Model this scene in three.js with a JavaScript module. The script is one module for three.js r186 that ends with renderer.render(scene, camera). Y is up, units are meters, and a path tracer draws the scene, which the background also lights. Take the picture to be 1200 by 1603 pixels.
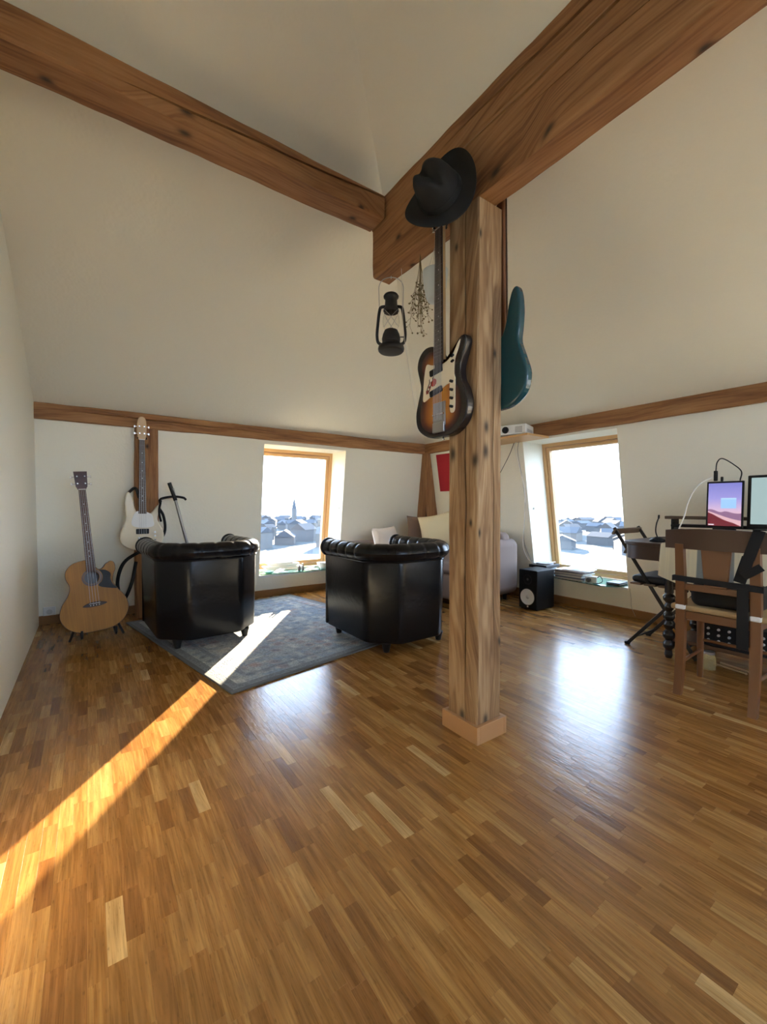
import * as THREE from 'three';
import { RoundedBoxGeometry } from 'three/addons/geometries/RoundedBoxGeometry.js';
import { mergeGeometries, toCreasedNormals } from 'three/addons/utils/BufferGeometryUtils.js';

// ---------------------------------------------------------------- camera, sky, sun, exposure
const scene = new THREE.Scene();
const renderer = new THREE.WebGLRenderer({ antialias: true });
renderer.toneMapping = THREE.LinearToneMapping;
renderer.toneMappingExposure = 12;
renderer.shadowMap.enabled = true;

const camera = new THREE.PerspectiveCamera(2 * Math.atan(801.5 / 660) * 180 / Math.PI, 1200 / 1603, 0.05, 3000);
camera.position.set(0, 1.0, 0);
camera.rotation.order = 'YXZ';
camera.rotation.y = -35 * Math.PI / 180;
camera.rotation.x = -Math.atan(9.5 / 660);
scene.add(camera);

const SKY = 1.0;
{ // hazy bright sky: pale at the horizon, light blue above, the same all the way round
  const w = 64, h = 128, d = new Float32Array(w * h * 4);
  for (let j = 0; j < h; j++) {
    const e = ((j + 0.5) / h - 0.5) * 2;                    // -1 nadir .. 1 zenith
    const t = Math.pow(Math.max(0, e), 0.55);
    const c = [0.80 - 0.40 * t, 1.0 - 0.38 * t, 1.26 - 0.26 * t];
    for (let i = 0; i < w; i++) { const k = (j * w + i) * 4; d[k] = c[0] * SKY; d[k + 1] = c[1] * SKY; d[k + 2] = c[2] * SKY; d[k + 3] = 1; }
  }
  const t = new THREE.DataTexture(d, w, h, THREE.RGBAFormat, THREE.FloatType);
  t.mapping = THREE.EquirectangularReflectionMapping; t.magFilter = THREE.LinearFilter; t.minFilter = THREE.LinearFilter; t.needsUpdate = true;
  scene.background = t;
}
const SUN_EL = 15 * Math.PI / 180;
const sun = new THREE.DirectionalLight(new THREE.Color().setRGB(1, 0.84, 0.60), 4.8);
sun.position.set(0.6026 * Math.cos(SUN_EL) * 40, Math.sin(SUN_EL) * 40, -0.798 * Math.cos(SUN_EL) * 40).add(new THREE.Vector3(1, 0, -2));
sun.target.position.set(1, 0, -2);
sun.castShadow = true;
sun.shadow.camera.left = -9; sun.shadow.camera.right = 9; sun.shadow.camera.top = 9; sun.shadow.camera.bottom = -9; sun.shadow.camera.far = 120;
sun.shadow.mapSize.set(2048, 2048);
scene.add(sun, sun.target);

// ---------------------------------------------------------------- helpers
function rng(seed) { let a = seed >>> 0; return () => { a = (a + 0x6D2B79F5) | 0; let t = Math.imul(a ^ (a >>> 15), 1 | a); t = (t + Math.imul(t ^ (t >>> 7), 61 | t)) ^ t; return ((t ^ (t >>> 14)) >>> 0) / 4294967296; }; }
const V = (x, y, z) => new THREE.Vector3(x, y, z);
const lin = (r, g, b) => new THREE.Color().setRGB(r, g, b);
const hash = (x, y, s) => { let h = Math.imul(x | 0, 374761393) + Math.imul(y | 0, 668265263) + Math.imul(s | 0, 2147483647 ^ 0x5bd1e995); h = Math.imul(h ^ (h >>> 13), 1274126177); return ((h ^ (h >>> 16)) >>> 0) / 4294967296; };
function vnoise(x, y, s, px = 0, py = 0) { // value noise, tiling every px, py cells when given
  const xi = Math.floor(x), yi = Math.floor(y), fx = x - xi, fy = y - yi, u = fx * fx * (3 - 2 * fx), v = fy * fy * (3 - 2 * fy);
  const wx = (n) => px ? ((n % px) + px) % px : n, wy = (n) => py ? ((n % py) + py) % py : n;
  const a = hash(wx(xi), wy(yi), s), b = hash(wx(xi + 1), wy(yi), s), c = hash(wx(xi), wy(yi + 1), s), d = hash(wx(xi + 1), wy(yi + 1), s);
  return a + (b - a) * u + (c - a) * v + (a - b - c + d) * u * v;
}
function texture(w, h, fn, srgb = true) { // fn(u, v) -> [r, g, b] 0..1
  const d = new Uint8Array(w * h * 4);
  for (let j = 0; j < h; j++) for (let i = 0; i < w; i++) {
    const c = fn((i + 0.5) / w, (j + 0.5) / h), k = (j * w + i) * 4;
    for (let q = 0; q < 3; q++) d[k + q] = Math.max(0, Math.min(255, Math.round(c[q] * 255)));
    d[k + 3] = 255;
  }
  const t = new THREE.DataTexture(d, w, h);
  t.wrapS = t.wrapT = THREE.RepeatWrapping; t.magFilter = THREE.LinearFilter; t.minFilter = THREE.LinearMipmapLinearFilter; t.generateMipmaps = true;
  if (srgb) t.colorSpace = THREE.SRGBColorSpace;
  t.needsUpdate = true;
  return t;
}
const mat = (color, roughness = 0.6, more = {}) => new THREE.MeshStandardMaterial({ color, roughness, ...more });
const phys = (color, roughness, more = {}) => new THREE.MeshPhysicalMaterial({ color, roughness, ...more });

const taken = new Map();
function numbered(name) { const n = taken.get(name) ?? 0; taken.set(name, n + 1); return n ? name + '_' + String(n).padStart(3, '0') : name; }
function tag(o, label, category, group, kind) {
  o.userData.label = label; if (category) o.userData.category = category;
  if (group) o.userData.group = group;
  if (kind) o.userData.kind = kind;
  return o;
}
function shade(o) { o.castShadow = true; o.receiveShadow = true; return o; }
function thing(name, label, category, pos = [0, 0, 0], turn = 0, group, kind) {
  const o = new THREE.Group(); o.name = numbered(name); o.position.set(...pos); o.rotation.y = turn; scene.add(o);
  return tag(o, label, category, group, kind);
}
function part(name, geo, material, parent, label) {
  const m = shade(new THREE.Mesh(Array.isArray(geo) ? G(geo) : geo, material)); m.name = name; parent.add(m);
  if (label) m.userData.label = label;
  return m;
}
function single(name, geo, material, label, category, group, kind) {
  const m = shade(new THREE.Mesh(Array.isArray(geo) ? G(geo) : geo, material)); m.name = numbered(name); scene.add(m);
  return tag(m, label, category, group, kind);
}
function structure(name, geo, material, label) {
  const m = shade(new THREE.Mesh(Array.isArray(geo) ? G(geo) : geo, material)); m.name = numbered(name); scene.add(m);
  m.userData.kind = 'structure'; if (label) m.userData.label = label;
  return m;
}
function G(list) {
  return mergeGeometries(list.map((g) => {
    const n = g.index ? g.toNonIndexed() : g.clone();
    for (const k of Object.keys(n.attributes)) if (!['position', 'normal', 'uv'].includes(k)) n.deleteAttribute(k);
    if (!n.attributes.uv) n.setAttribute('uv', new THREE.BufferAttribute(new Float32Array(n.attributes.position.count * 2), 2));
    if (!n.attributes.normal) n.computeVertexNormals();
    return n;
  }));
}
const at = (g, x, y, z, rx = 0, ry = 0, rz = 0) => g.applyMatrix4(new THREE.Matrix4().compose(V(x, y, z), new THREE.Quaternion().setFromEuler(new THREE.Euler(rx, ry, rz)), V(1, 1, 1)));
const box = (w, h, d, x = 0, y = 0, z = 0, rx, ry, rz) => at(new THREE.BoxGeometry(w, h, d), x, y, z, rx, ry, rz);
const rbox = (w, h, d, r, x = 0, y = 0, z = 0, rx, ry, rz, seg = 2) => at(new RoundedBoxGeometry(w, h, d, seg, Math.min(r, w / 2.01, h / 2.01, d / 2.01)), x, y, z, rx, ry, rz);
const span = (x0, x1, y0, y1, z0, z1, r = 0) => r ? rbox(x1 - x0, y1 - y0, z1 - z0, r, (x0 + x1) / 2, (y0 + y1) / 2, (z0 + z1) / 2) : box(x1 - x0, y1 - y0, z1 - z0, (x0 + x1) / 2, (y0 + y1) / 2, (z0 + z1) / 2);
const cyl = (r0, r1, h, x = 0, y = 0, z = 0, seg = 20, rx, ry, rz) => at(new THREE.CylinderGeometry(r1, r0, h, seg), x, y, z, rx, ry, rz);   // r0 below, r1 above
function rod(a, b, r0, r1 = r0, seg = 10) {
  const d = b.clone().sub(a), g = new THREE.CylinderGeometry(r1, r0, d.length(), seg);
  g.applyMatrix4(new THREE.Matrix4().compose(a.clone().add(b).multiplyScalar(0.5), new THREE.Quaternion().setFromUnitVectors(V(0, 1, 0), d.clone().normalize()), V(1, 1, 1)));
  return g;
}
function bar(a, b, w, t, up = V(0, 1, 0)) { // rectangular bar from a to b
  const d = b.clone().sub(a), l = d.length(), y = d.clone().normalize(), x = new THREE.Vector3().crossVectors(y, up).normalize(), z = new THREE.Vector3().crossVectors(x, y);
  const m = new THREE.Matrix4().makeBasis(x, y, z).setPosition(a.clone().add(b).multiplyScalar(0.5));
  return new RoundedBoxGeometry(w, l, t, 1, Math.min(w, t) * 0.2).applyMatrix4(m);
}
const tube = (pts, r, n = 40, seg = 8, closed = false) => new THREE.TubeGeometry(new THREE.CatmullRomCurve3(pts.map((p) => p.isVector3 ? p : V(...p)), closed), n, r, seg, closed);
const lathe = (prof, seg = 32) => new THREE.LatheGeometry(prof.map(([r, y]) => new THREE.Vector2(Math.max(r, 1e-4), y)), seg);
function splineShape(pts, n = 90) {
  const c = new THREE.CatmullRomCurve3(pts.map(([x, y]) => V(x, y, 0)), true, 'catmullrom', 0.5);
  return new THREE.Shape(c.getPoints(n).slice(0, -1).map((p) => new THREE.Vector2(p.x, p.y)));
}
const polyShape = (pts) => new THREE.Shape(pts.map(([x, y]) => new THREE.Vector2(x, y)));
function extrude(shape, depth, bevel = 0, seg = 3, steps = 1) { // from z = 0 to z = depth, outline kept
  return at(new THREE.ExtrudeGeometry(shape, { depth: depth - 2 * bevel, bevelEnabled: bevel > 0, bevelSize: bevel, bevelThickness: bevel, bevelOffset: -bevel, bevelSegments: seg, curveSegments: 16, steps }), 0, 0, bevel);
}
function warp(g, fn) { // move every corner, then new normals
  const n = g.index ? g.toNonIndexed() : g, p = n.attributes.position;
  for (let i = 0; i < p.count; i++) { const q = fn(p.getX(i), p.getY(i), p.getZ(i)); p.setXYZ(i, q[0], q[1], q[2]); }
  n.computeVertexNormals();
  return n;
}
function slab(pts, up) { // convex polygon (seen from below) thickened along up
  const a = pts.map((p) => V(...p)), b = a.map((p) => p.clone().add(V(...up))), pos = [];
  const tri = (p, q, r) => pos.push(...p.toArray(), ...q.toArray(), ...r.toArray());
  for (let i = 1; i < a.length - 1; i++) { tri(a[0], a[i], a[i + 1]); tri(b[0], b[i + 1], b[i]); }
  for (let i = 0; i < a.length; i++) { const j = (i + 1) % a.length; tri(a[i], b[i], b[j]); tri(a[i], b[j], a[j]); }
  const g = new THREE.BufferGeometry(); g.setAttribute('position', new THREE.Float32BufferAttribute(pos, 3)); g.computeVertexNormals();
  const uv = []; for (let i = 0; i < pos.length; i += 3) uv.push(pos[i], pos[i + 2]);
  g.setAttribute('uv', new THREE.Float32BufferAttribute(uv, 2));
  return g;
}
// a hewn timber lofted along +z from z = 0 to len, width w (x), height h (y), centred; wavy arrises, optional checks (long cracks) cut into its faces
function timber(len, w, h, seed, { rough = 0.004, round = 0.008, cracks = [], taper = 0, wane = 0 } = {}) {
  const ns = Math.max(12, Math.round(len * 26)), pos = [], uv = [], idx = [];
  // outline points: [x, y] on the unit perimeter, faces: bottom(-y) left to right, right(+x) up, top, left
  const face = (f) => [[-1, -1, 1, 0], [1, -1, 0, 1], [1, 1, -1, 0], [-1, 1, 0, -1]][f];
  let per = null;
  for (let s = 0; s <= ns; s++) {
    const z = len * s / ns, W = w / 2 * (1 - taper * s / ns), H = h / 2, P = [];
    for (let f = 0; f < 4; f++) {
      const [cx, cy, dx, dy] = face(f), L = dx ? 2 * W : 2 * H, nx = dy, ny = -dx;
      const stops = [round / L, 0.25, 0.5, 0.75, 1 - round / L].map((t) => [t, 0]);
      for (const c of cracks) if (c.face === f) {
        const k = (z - c.from) / (c.to - c.from), on = k > 0 && k < 1 ? Math.min(1, k * 6, (1 - k) * 6) : 0;
        const c0 = c.at + (c.at1 - c.at) * k + 0.05 * (vnoise(z * 5, 3, seed + 9) - 0.5), wd = (c.width * (0.3 + on)) / L / 2;
        for (const st of stops) if (Math.abs(st[0] - c0) < 0.03) st[0] = c0 + (st[0] < c0 ? -0.04 : 0.04);
        stops.push([c0 - wd, 0], [c0, -c.depth * on], [c0 + wd, 0]);
      }
      if (cracks.some((c) => c.face === f)) stops.sort((a, b) => a[0] - b[0]);
      for (const [t, dn] of stops) {
        let x = cx * W + dx * t * 2 * W, y = cy * H + dy * t * 2 * H;
        const e = Math.abs(t - 0.5) * 2, wob = rough * ((vnoise(z * 3.1, f * 7 + 0.5, seed) - 0.5) * 2 + (vnoise(z * 11, f * 5 + t * 3, seed + 3) - 0.5) * 0.7);
        const wn = e > 0.9 ? wane * Math.max(0, vnoise(z * 1.7, f * 3 + (t > 0.5 ? 9 : 4), seed + 5) - 0.45) : 0;
        x += nx * (wob + dn - wn); y += ny * (wob + dn - wn);
        P.push([x, y]);
      }
    }
    if (!per) per = P.length;
    let u = 0;
    for (let i = 0; i <= per; i++) { const p = P[i % per]; if (i) u += Math.hypot(p[0] - P[i - 1][0], p[1] - P[i - 1][1]); pos.push(p[0], p[1], z); uv.push(u, z); }
  }
  const R = per + 1;
  for (let s = 0; s < ns; s++) for (let i = 0; i < per; i++) { const a = s * R + i, b = a + 1, c = a + R, d = c + 1; idx.push(a, b, d, a, d, c); }
  for (const s of [0, ns]) { // end grain
    const c = pos.length / 3; let ax = 0, ay = 0;
    for (let i = 0; i < per; i++) { ax += pos[(s * R + i) * 3]; ay += pos[(s * R + i) * 3 + 1]; }
    pos.push(ax / per, ay / per, len * s / ns); uv.push(0.1, 0.1);
    for (let i = 0; i < per; i++) { const b = pos.length / 3; for (const q of [i, i + 1]) { const k = (s * R + q) * 3; pos.push(pos[k], pos[k + 1], pos[k + 2]); uv.push(0.1 + pos[k] * 0.3, 0.1 + pos[k + 1] * 0.3); } s ? idx.push(c, b, b + 1) : idx.push(c, b + 1, b); }
  }
  const g = new THREE.BufferGeometry();
  g.setAttribute('position', new THREE.Float32BufferAttribute(pos, 3)); g.setAttribute('uv', new THREE.Float32BufferAttribute(uv, 2)); g.setIndex(idx);
  g.computeVertexNormals();
  return toCreasedNormals(g, 0.7);
}
// the same loft laid along x or y (start point, then grows along the axis)
const timberX = (x0, len, w, h, y, z, seed, o) => timber(len, w, h, seed, o).applyMatrix4(new THREE.Matrix4().makeBasis(V(0, 0, -1), V(0, 1, 0), V(1, 0, 0)).setPosition(x0, y, z));
const timberY = (y0, len, w, d, x, z, seed, o) => timber(len, w, d, seed, o).applyMatrix4(new THREE.Matrix4().makeBasis(V(1, 0, 0), V(0, 0, -1), V(0, 1, 0)).setPosition(x, y0, z));
const timberZ = (z0, len, w, h, x, y, seed, o) => timber(len, w, h, seed, o).applyMatrix4(new THREE.Matrix4().setPosition(x, y, z0));
// sweep a round section along a level path; radius may change with the distance walked
function sweepLevel(path, radius, seg = 14, squash = 1) {
  const pos = [], idx = [], n = path.length; let s = 0;
  for (let i = 0; i < n; i++) {
    if (i) s += path[i].distanceTo(path[i - 1]);
    const t = path[Math.min(n - 1, i + 1)].clone().sub(path[Math.max(0, i - 1)]).normalize(), nx = V(-t.z, 0, t.x), r = radius(s, i);
    for (let k = 0; k <= seg; k++) { const a = k / seg * Math.PI * 2; pos.push(path[i].x + nx.x * Math.cos(a) * r, path[i].y + Math.sin(a) * r * squash, path[i].z + nx.z * Math.cos(a) * r); }
  }
  for (let i = 0; i < n - 1; i++) for (let k = 0; k < seg; k++) { const a = i * (seg + 1) + k, b = a + seg + 1; idx.push(a, b, a + 1, b, b + 1, a + 1); }
  const g = new THREE.BufferGeometry(); g.setAttribute('position', new THREE.Float32BufferAttribute(pos, 3)); g.setIndex(idx); g.computeVertexNormals();
  return g;
}
function pillowGeo(w, h, t, seed = 1) { // soft cushion standing in xy, centre at origin
  const n = 20, pos = [], idx = [];
  for (const side of [1, -1]) for (let j = 0; j <= n; j++) for (let i = 0; i <= n; i++) {
    const u = i / n * 2 - 1, v = j / n * 2 - 1, puff = Math.pow(Math.max(0, (1 - u * u * u * u) * (1 - v * v * v * v)), 0.55);
    const pinch = 1 - 0.09 * (1 - v * v) * Math.abs(u) - 0, pv = 1 - 0.09 * (1 - u * u) * Math.abs(v);
    pos.push(u * w / 2 * pinch, v * h / 2 * pv, side * (t / 2 * puff * (0.9 + 0.2 * vnoise(u * 2 + 5, v * 2 + 5, seed)) + 0.002));
  }
  const R = n + 1, o = R * R;
  for (let j = 0; j < n; j++) for (let i = 0; i < n; i++) { const a = j * R + i, b = a + 1, c = a + R, d = c + 1; idx.push(a, b, d, a, d, c, o + a, o + d, o + b, o + a, o + c, o + d); }
  const g = new THREE.BufferGeometry(); g.setAttribute('position', new THREE.Float32BufferAttribute(pos, 3)); g.setIndex(idx); g.computeVertexNormals();
  return g;
}

// ---------------------------------------------------------------- materials
const plasterBump = texture(256, 256, (u, v) => { const n = 0.5 * vnoise(u * 64, v * 64, 3, 64, 64) + 0.3 * vnoise(u * 24, v * 24, 4, 24, 24) + 0.2 * vnoise(u * 128, v * 128, 5, 128, 128); return [n, n, n]; }, false);
plasterBump.repeat.set(1.2, 1.2);
const M = {};
M.plaster = mat(lin(0.88, 0.84, 0.71), 0.92, { bumpMap: plasterBump, bumpScale: 0.0012 });
M.ceiling = mat(lin(0.89, 0.85, 0.72), 0.95, { bumpMap: plasterBump, bumpScale: 0.001 });
M.paint = mat(lin(0.82, 0.82, 0.80), 0.5);
function woodTexture(w, h, seed, base, dark, pale, { grain = 26, knots = 5, wear = 0, streak = 0.5 } = {}) {
  const r = rng(seed), K = Array.from({ length: knots }, () => [r(), r(), 0.012 + r() * 0.016]);
  return texture(w, h, (u, v) => {
    let warpU = (vnoise(u * 4, v * 3, seed, 4, 3) - 0.5) * 0.12, kd = 0;
    for (const [ku, kv, kr] of K) { let du = u - ku, dv = (v - kv) * 2.2; du -= Math.round(du); dv -= Math.round(dv / 2.2) * 2.2; const q = Math.hypot(du * 0.9, dv * 0.55) / kr; warpU += 0.02 * Math.exp(-q * q * 0.25) * Math.sign(du); kd = Math.max(kd, Math.exp(-q * q * 0.9)); }
    const g1 = vnoise((u + warpU) * grain, v * 3, seed + 1, grain, 3), g2 = vnoise((u + warpU) * grain * 4, v * 10, seed + 2, grain * 4, 10), g3 = vnoise(u * 5, v * 2, seed + 3, 5, 2), f = vnoise(u * grain * 9, v * 40, seed + 4, grain * 9, 40);
    let t = streak * (g1 - 0.5) * 1.5 + (g2 - 0.5) * 0.5 + (g3 - 0.5) * 0.5 + (f - 0.5) * 0.18;
    const c = [0, 1, 2].map((i) => t < 0 ? base[i] + (dark[i] - base[i]) * Math.min(1, -t * 1.6) : base[i] + (pale[i] - base[i]) * Math.min(1, t * 1.5));
    if (wear) { const m = vnoise(u * 7, v * 5, seed + 6, 7, 5) * 0.6 + vnoise(u * 30, v * 12, seed + 7, 30, 12) * 0.5; const k = Math.max(0, Math.min(1, (m - 0.62) * 5)) * wear; for (let i = 0; i < 3; i++) c[i] += (([0.80, 0.70, 0.56][i]) - c[i]) * k; }
    for (let i = 0; i < 3; i++) c[i] *= 1 - 0.62 * kd;
    return c;
  });
}
const timberTex = woodTexture(512, 1024, 11, [0.60, 0.42, 0.26], [0.41, 0.255, 0.14], [0.70, 0.52, 0.345], { knots: 7, grain: 22 });
timberTex.repeat.set(1 / 0.55, 1 / 1.3);
const postTex = woodTexture(512, 1024, 23, [0.58, 0.455, 0.32], [0.42, 0.30, 0.19], [0.73, 0.62, 0.48], { knots: 6, grain: 18, wear: 0.42 });
postTex.repeat.set(1 / 0.5, 1 / 1.25);
M.timber = mat(0xffffff, 0.72, { map: timberTex, bumpMap: timberTex, bumpScale: 0.003 });
M.post = mat(0xffffff, 0.78, { map: postTex, bumpMap: postTex, bumpScale: 0.004 });
M.pine = mat(lin(0.62, 0.36, 0.15), 0.45);
M.base = mat(lin(0.30, 0.155, 0.06), 0.45);
M.plinth = mat(lin(0.42, 0.225, 0.10), 0.45);
M.glass = phys(0xffffff, 0.02, { transmission: 1, thickness: 0, ior: 1.5 });
M.steel = mat(lin(0.55, 0.55, 0.56), 0.3, { metalness: 1 });
M.fret = mat(lin(0.22, 0.2, 0.18), 0.5, { metalness: 1 });
M.chrome = mat(lin(0.7, 0.7, 0.7), 0.2, { metalness: 1 });
M.black = phys(lin(0.007, 0.007, 0.008), 0.45, { specularIntensity: 0.6 });
M.blackMatt = mat(lin(0.007, 0.007, 0.008), 0.85);
M.leather = phys(lin(0.005, 0.005, 0.0065), 0.27, { specularIntensity: 0.5, bumpMap: texture(256, 256, (u, v) => { const n = vnoise(u * 60, v * 60, 7, 60, 60) * 0.6 + vnoise(u * 120, v * 120, 8, 120, 120) * 0.4; return [n, n, n]; }, false), bumpScale: 0.0006 });
M.white = mat(lin(0.78, 0.78, 0.76), 0.45);
M.cable = mat(lin(0.75, 0.73, 0.68), 0.5);

// ---------------------------------------------------------------- room shell
const leanA = (y) => -4.55 + 0.13 * y, leanB = (y) => 4.0 - 0.16 * y;      // window walls lean into the room
function wallWithHole(outer, holes, depth) {
  const s = polyShape(outer);
  for (const h of holes) s.holes.push(new THREE.Path(h.map(([x, y]) => new THREE.Vector2(x, y))));
  return new THREE.ExtrudeGeometry(s, { depth, bevelEnabled: false });
}
const rect = (x0, x1, y0, y1) => [[x0, y0], [x1, y0], [x1, y1], [x0, y1]];
const shearA = (g) => warp(g, (x, y, z) => [x, y, z + leanA(y)]);                 // built in x, y with z = 0 on the room face, outside at -z
const shearB = (g) => warp(g, (x, y, z) => [leanB(y) - z, y, x]);                 // built with x = world z, z = 0 on the room face, outside at -z
const WA = { x0: 1.515, x1: 2.495, y0: 0.24, y1: 1.65 }, WB = { x0: -2.79, x1: -1.83, y0: 0.265, y1: 1.67 };
const TH = 0.42, WC = { x0: 0.25, x1: 1.21, y0: 0.265, y1: 1.67 }, WD = { x0: 1.45, x1: 2.41, y0: 0.265, y1: 1.67 };
structure('wall_north', shearA(at(wallWithHole(rect(-0.545, 4.3, -0.2, 1.82), [rect(WA.x0, WA.x1, WA.y0, WA.y1)], TH), 0, 0, -TH)), M.plaster, 'white plaster wall leaning inwards behind the guitars');
structure('wall_east', shearB(at(wallWithHole(rect(-4.85, 2.8, -0.2, 1.82), [WB, WC, WD].map((w) => rect(w.x0, w.x1, w.y0, w.y1)), TH), 0, 0, -TH)), M.plaster, 'white plaster wall leaning inwards behind the desk');
structure('wall_west', warp(wallWithHole([[-4.9, -0.2], [2.8, -0.2], [2.8, 3.3], [-0.935, 3.3], [-4.63, 1.69], [-4.9, 1.6]], [], 0.2), (x, y, z) => [-0.545 + z, y, x]), M.plaster, 'plain white wall beside the acoustic guitar');
structure('wall_south', at(wallWithHole([[-0.545, -0.2], [4.3, -0.2], [4.0, 0], [3.71, 1.82], [0.315, 3.3], [-0.545, 3.3]], [rect(-0.15, 2.1, 1.35, 2.48)], 0.2), 0, 0, 2.6), M.plaster, 'plain white gable wall facing the guitar wall');
structure('ceiling', slab([[-0.545, 1.69, -4.63], [4.01, 1.69, -4.63], [0.315, 3.3, -0.935], [-0.545, 3.3, -0.935]], [0, 0.2, 0]), M.ceiling, 'white sloping ceiling above the guitar wall');
structure('ceiling', slab([[4.01, 1.69, -4.63], [4.01, 1.69, 2.8], [0.315, 3.3, 2.8], [0.315, 3.3, -0.935]], [0, 0.2, 0]), M.ceiling, 'white sloping ceiling above the desk');
structure('ceiling', slab([[-0.545, 3.3, -0.935], [0.315, 3.3, -0.935], [0.315, 3.3, 2.8], [-0.545, 3.3, 2.8]], [0, 0.2, 0]), M.ceiling, 'flat strip of white ceiling under the ridge');

// baseboards
structure('baseboard_north', warp(span(-0.345, 4.0, 0, 0.075, 0, 0.018), (x, y, z) => [x, y, z + leanA(y)]), M.base, 'brown wooden baseboard under the guitar wall');
structure('baseboard_east', warp(span(-4.5, 2.6, 0, 0.075, 0, 0.018), (x, y, z) => [leanB(y) - z, y, x]), M.base, 'brown wooden baseboard under the desk wall');

// floor: small oak strips laid lengthwise, the 300 that show largest one by one
const floor = structure('floor', span(-0.6, 4.3, -0.2, -0.006, -4.95, 2.85), mat(lin(0.10, 0.05, 0.02), 0.8), 'glossy oak strip parquet floor');
{
  const oakTex = texture(512, 512, (u, v) => {
    const wv = (vnoise(u * 6, v * 2, 31, 6, 2) - 0.5) * 0.08, a = vnoise((u + wv) * 40, v * 3, 32, 40, 3), b = vnoise((u + wv) * 150, v * 9, 33, 150, 9), c = vnoise(u * 10, v * 3, 34, 10, 3), pore = vnoise(u * 220, v * 24, 35, 220, 24);
    let t = 0.86 + (a - 0.5) * 0.16 + (b - 0.5) * 0.14 + (c - 0.5) * 0.14; if (pore > 0.8) t -= (pore - 0.8) * 0.7;
    return [t, t * (0.97 + 0.05 * a), t * (0.93 + 0.12 * a)];
  });
  oakTex.repeat.set(1 / 0.30, 1 / 0.40);
  const floorBump = texture(256, 256, (u, v) => { const n = 0.6 * vnoise(u * 8, v * 3, 41, 8, 3) + 0.25 * vnoise(u * 40, v * 12, 42, 40, 12) + 0.15 * vnoise(u * 120, v * 60, 43, 120, 60); return [n, n, n]; }, false);
  floorBump.repeat.set(1 / 0.30, 1 / 0.40);
  const tones = [[0.42, 0.202, 0.053], [0.38, 0.174, 0.044], [0.47, 0.238, 0.069], [0.31, 0.134, 0.034], [0.40, 0.188, 0.048], [0.52, 0.28, 0.088], [0.26, 0.108, 0.026], [0.44, 0.214, 0.058], [0.36, 0.162, 0.042], [0.66, 0.41, 0.165]];
  const weight = [16, 16, 12, 10, 16, 7, 6, 14, 14, 2.2];
  const total = weight.reduce((a, b) => a + b);
  const FLOOR = { roughness: 0.23, map: oakTex, bumpMap: floorBump, bumpScale: 0.0009 };
  const mats = tones.map((t) => new THREE.MeshStandardMaterial({ color: lin(...t), ...FLOOR }));
  const W = 0.0372, lengths = [0.155, 0.155, 0.18, 0.205, 0.23, 0.26];
  const strip = (l, ou, ov) => { // top face, four chamfers, low skirts
    const g = 0.0001, c = 0.00006, x = W / 2 - g, z = l / 2 - g, xi = x - c, zi = z - c, y1 = -0.00006, P = [], U = [];
    const q = (a, b, d, e) => { for (const p of [a, b, d, a, d, e]) { P.push(...p); U.push(p[0] + ou, p[2] + ov); } };
    q([-xi, 0, zi], [xi, 0, zi], [xi, 0, -zi], [-xi, 0, -zi]);
    q([-x, y1, z], [x, y1, z], [xi, 0, zi], [-xi, 0, zi]); q([x, y1, -z], [-x, y1, -z], [-xi, 0, -zi], [xi, 0, -zi]);
    q([x, y1, z], [x, y1, -z], [xi, 0, -zi], [xi, 0, zi]); q([-x, y1, -z], [-x, y1, z], [-xi, 0, zi], [-xi, 0, -zi]);
    const yb = -0.007;
    q([-x, yb, z], [x, yb, z], [x, y1, z], [-x, y1, z]); q([x, yb, -z], [-x, yb, -z], [-x, y1, -z], [x, y1, -z]);
    q([x, yb, z], [x, yb, -z], [x, y1, -z], [x, y1, z]); q([-x, yb, -z], [-x, yb, z], [-x, y1, z], [-x, y1, -z]);
    const b = new THREE.BufferGeometry(); b.setAttribute('position', new THREE.Float32BufferAttribute(P, 3)); b.setAttribute('uv', new THREE.Float32BufferAttribute(U, 2)); b.computeVertexNormals();
    return b;
  };
  const r = rng(5), geos = lengths.map((l) => [0, 1, 2, 3].map(() => strip(l, r() * 3, r() * 3)));
  camera.updateMatrixWorld(); camera.updateProjectionMatrix();
  const all = [];
  for (let k = 0; ; k++) {
    const x = -0.345 + W / 2 + k * W; if (x > 4.0) break;
    let z = -4.6 - r() * 0.2;
    while (z < 2.6) {
      const li = Math.floor(r() * lengths.length), l = lengths[li], zc = z + l / 2; z += l;
      let pick = r() * total, t = 0; while ((pick -= weight[t]) > 0 && t < tones.length - 1) t++;
      const p = V(x, 0, zc), d = p.distanceTo(camera.position), n = p.clone().project(camera);
      const seen = Math.abs(n.x) < 1 && Math.abs(n.y) < 1 && n.z < 1;
      all.push({ x, zc, li, v: Math.floor(r() * 4), t, dy: -0.00012 * r(), size: seen ? l / (d * d * d) : 0 });
    }
  }
  all.sort((a, b) => b.size - a.size);
  let n = 0;
  for (const s of all.slice(0, 300)) {
    const m = shade(new THREE.Mesh(geos[s.li][s.v], mats[s.t])); m.name = n ? 'plank_' + String(n).padStart(3, '0') : 'plank'; n++;
    m.position.set(s.x, s.dy, s.zc); floor.add(m);
  }
  const rest = all.slice(300).map((s) => {
    const g = geos[s.li][s.v].clone().translate(s.x, s.dy, s.zc), c = new Float32Array(g.attributes.position.count * 3), t = tones[s.t];
    for (let i = 0; i < c.length; i++) c[i] = t[i % 3];
    g.setAttribute('color', new THREE.BufferAttribute(c, 3));
    return g;
  });
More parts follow.
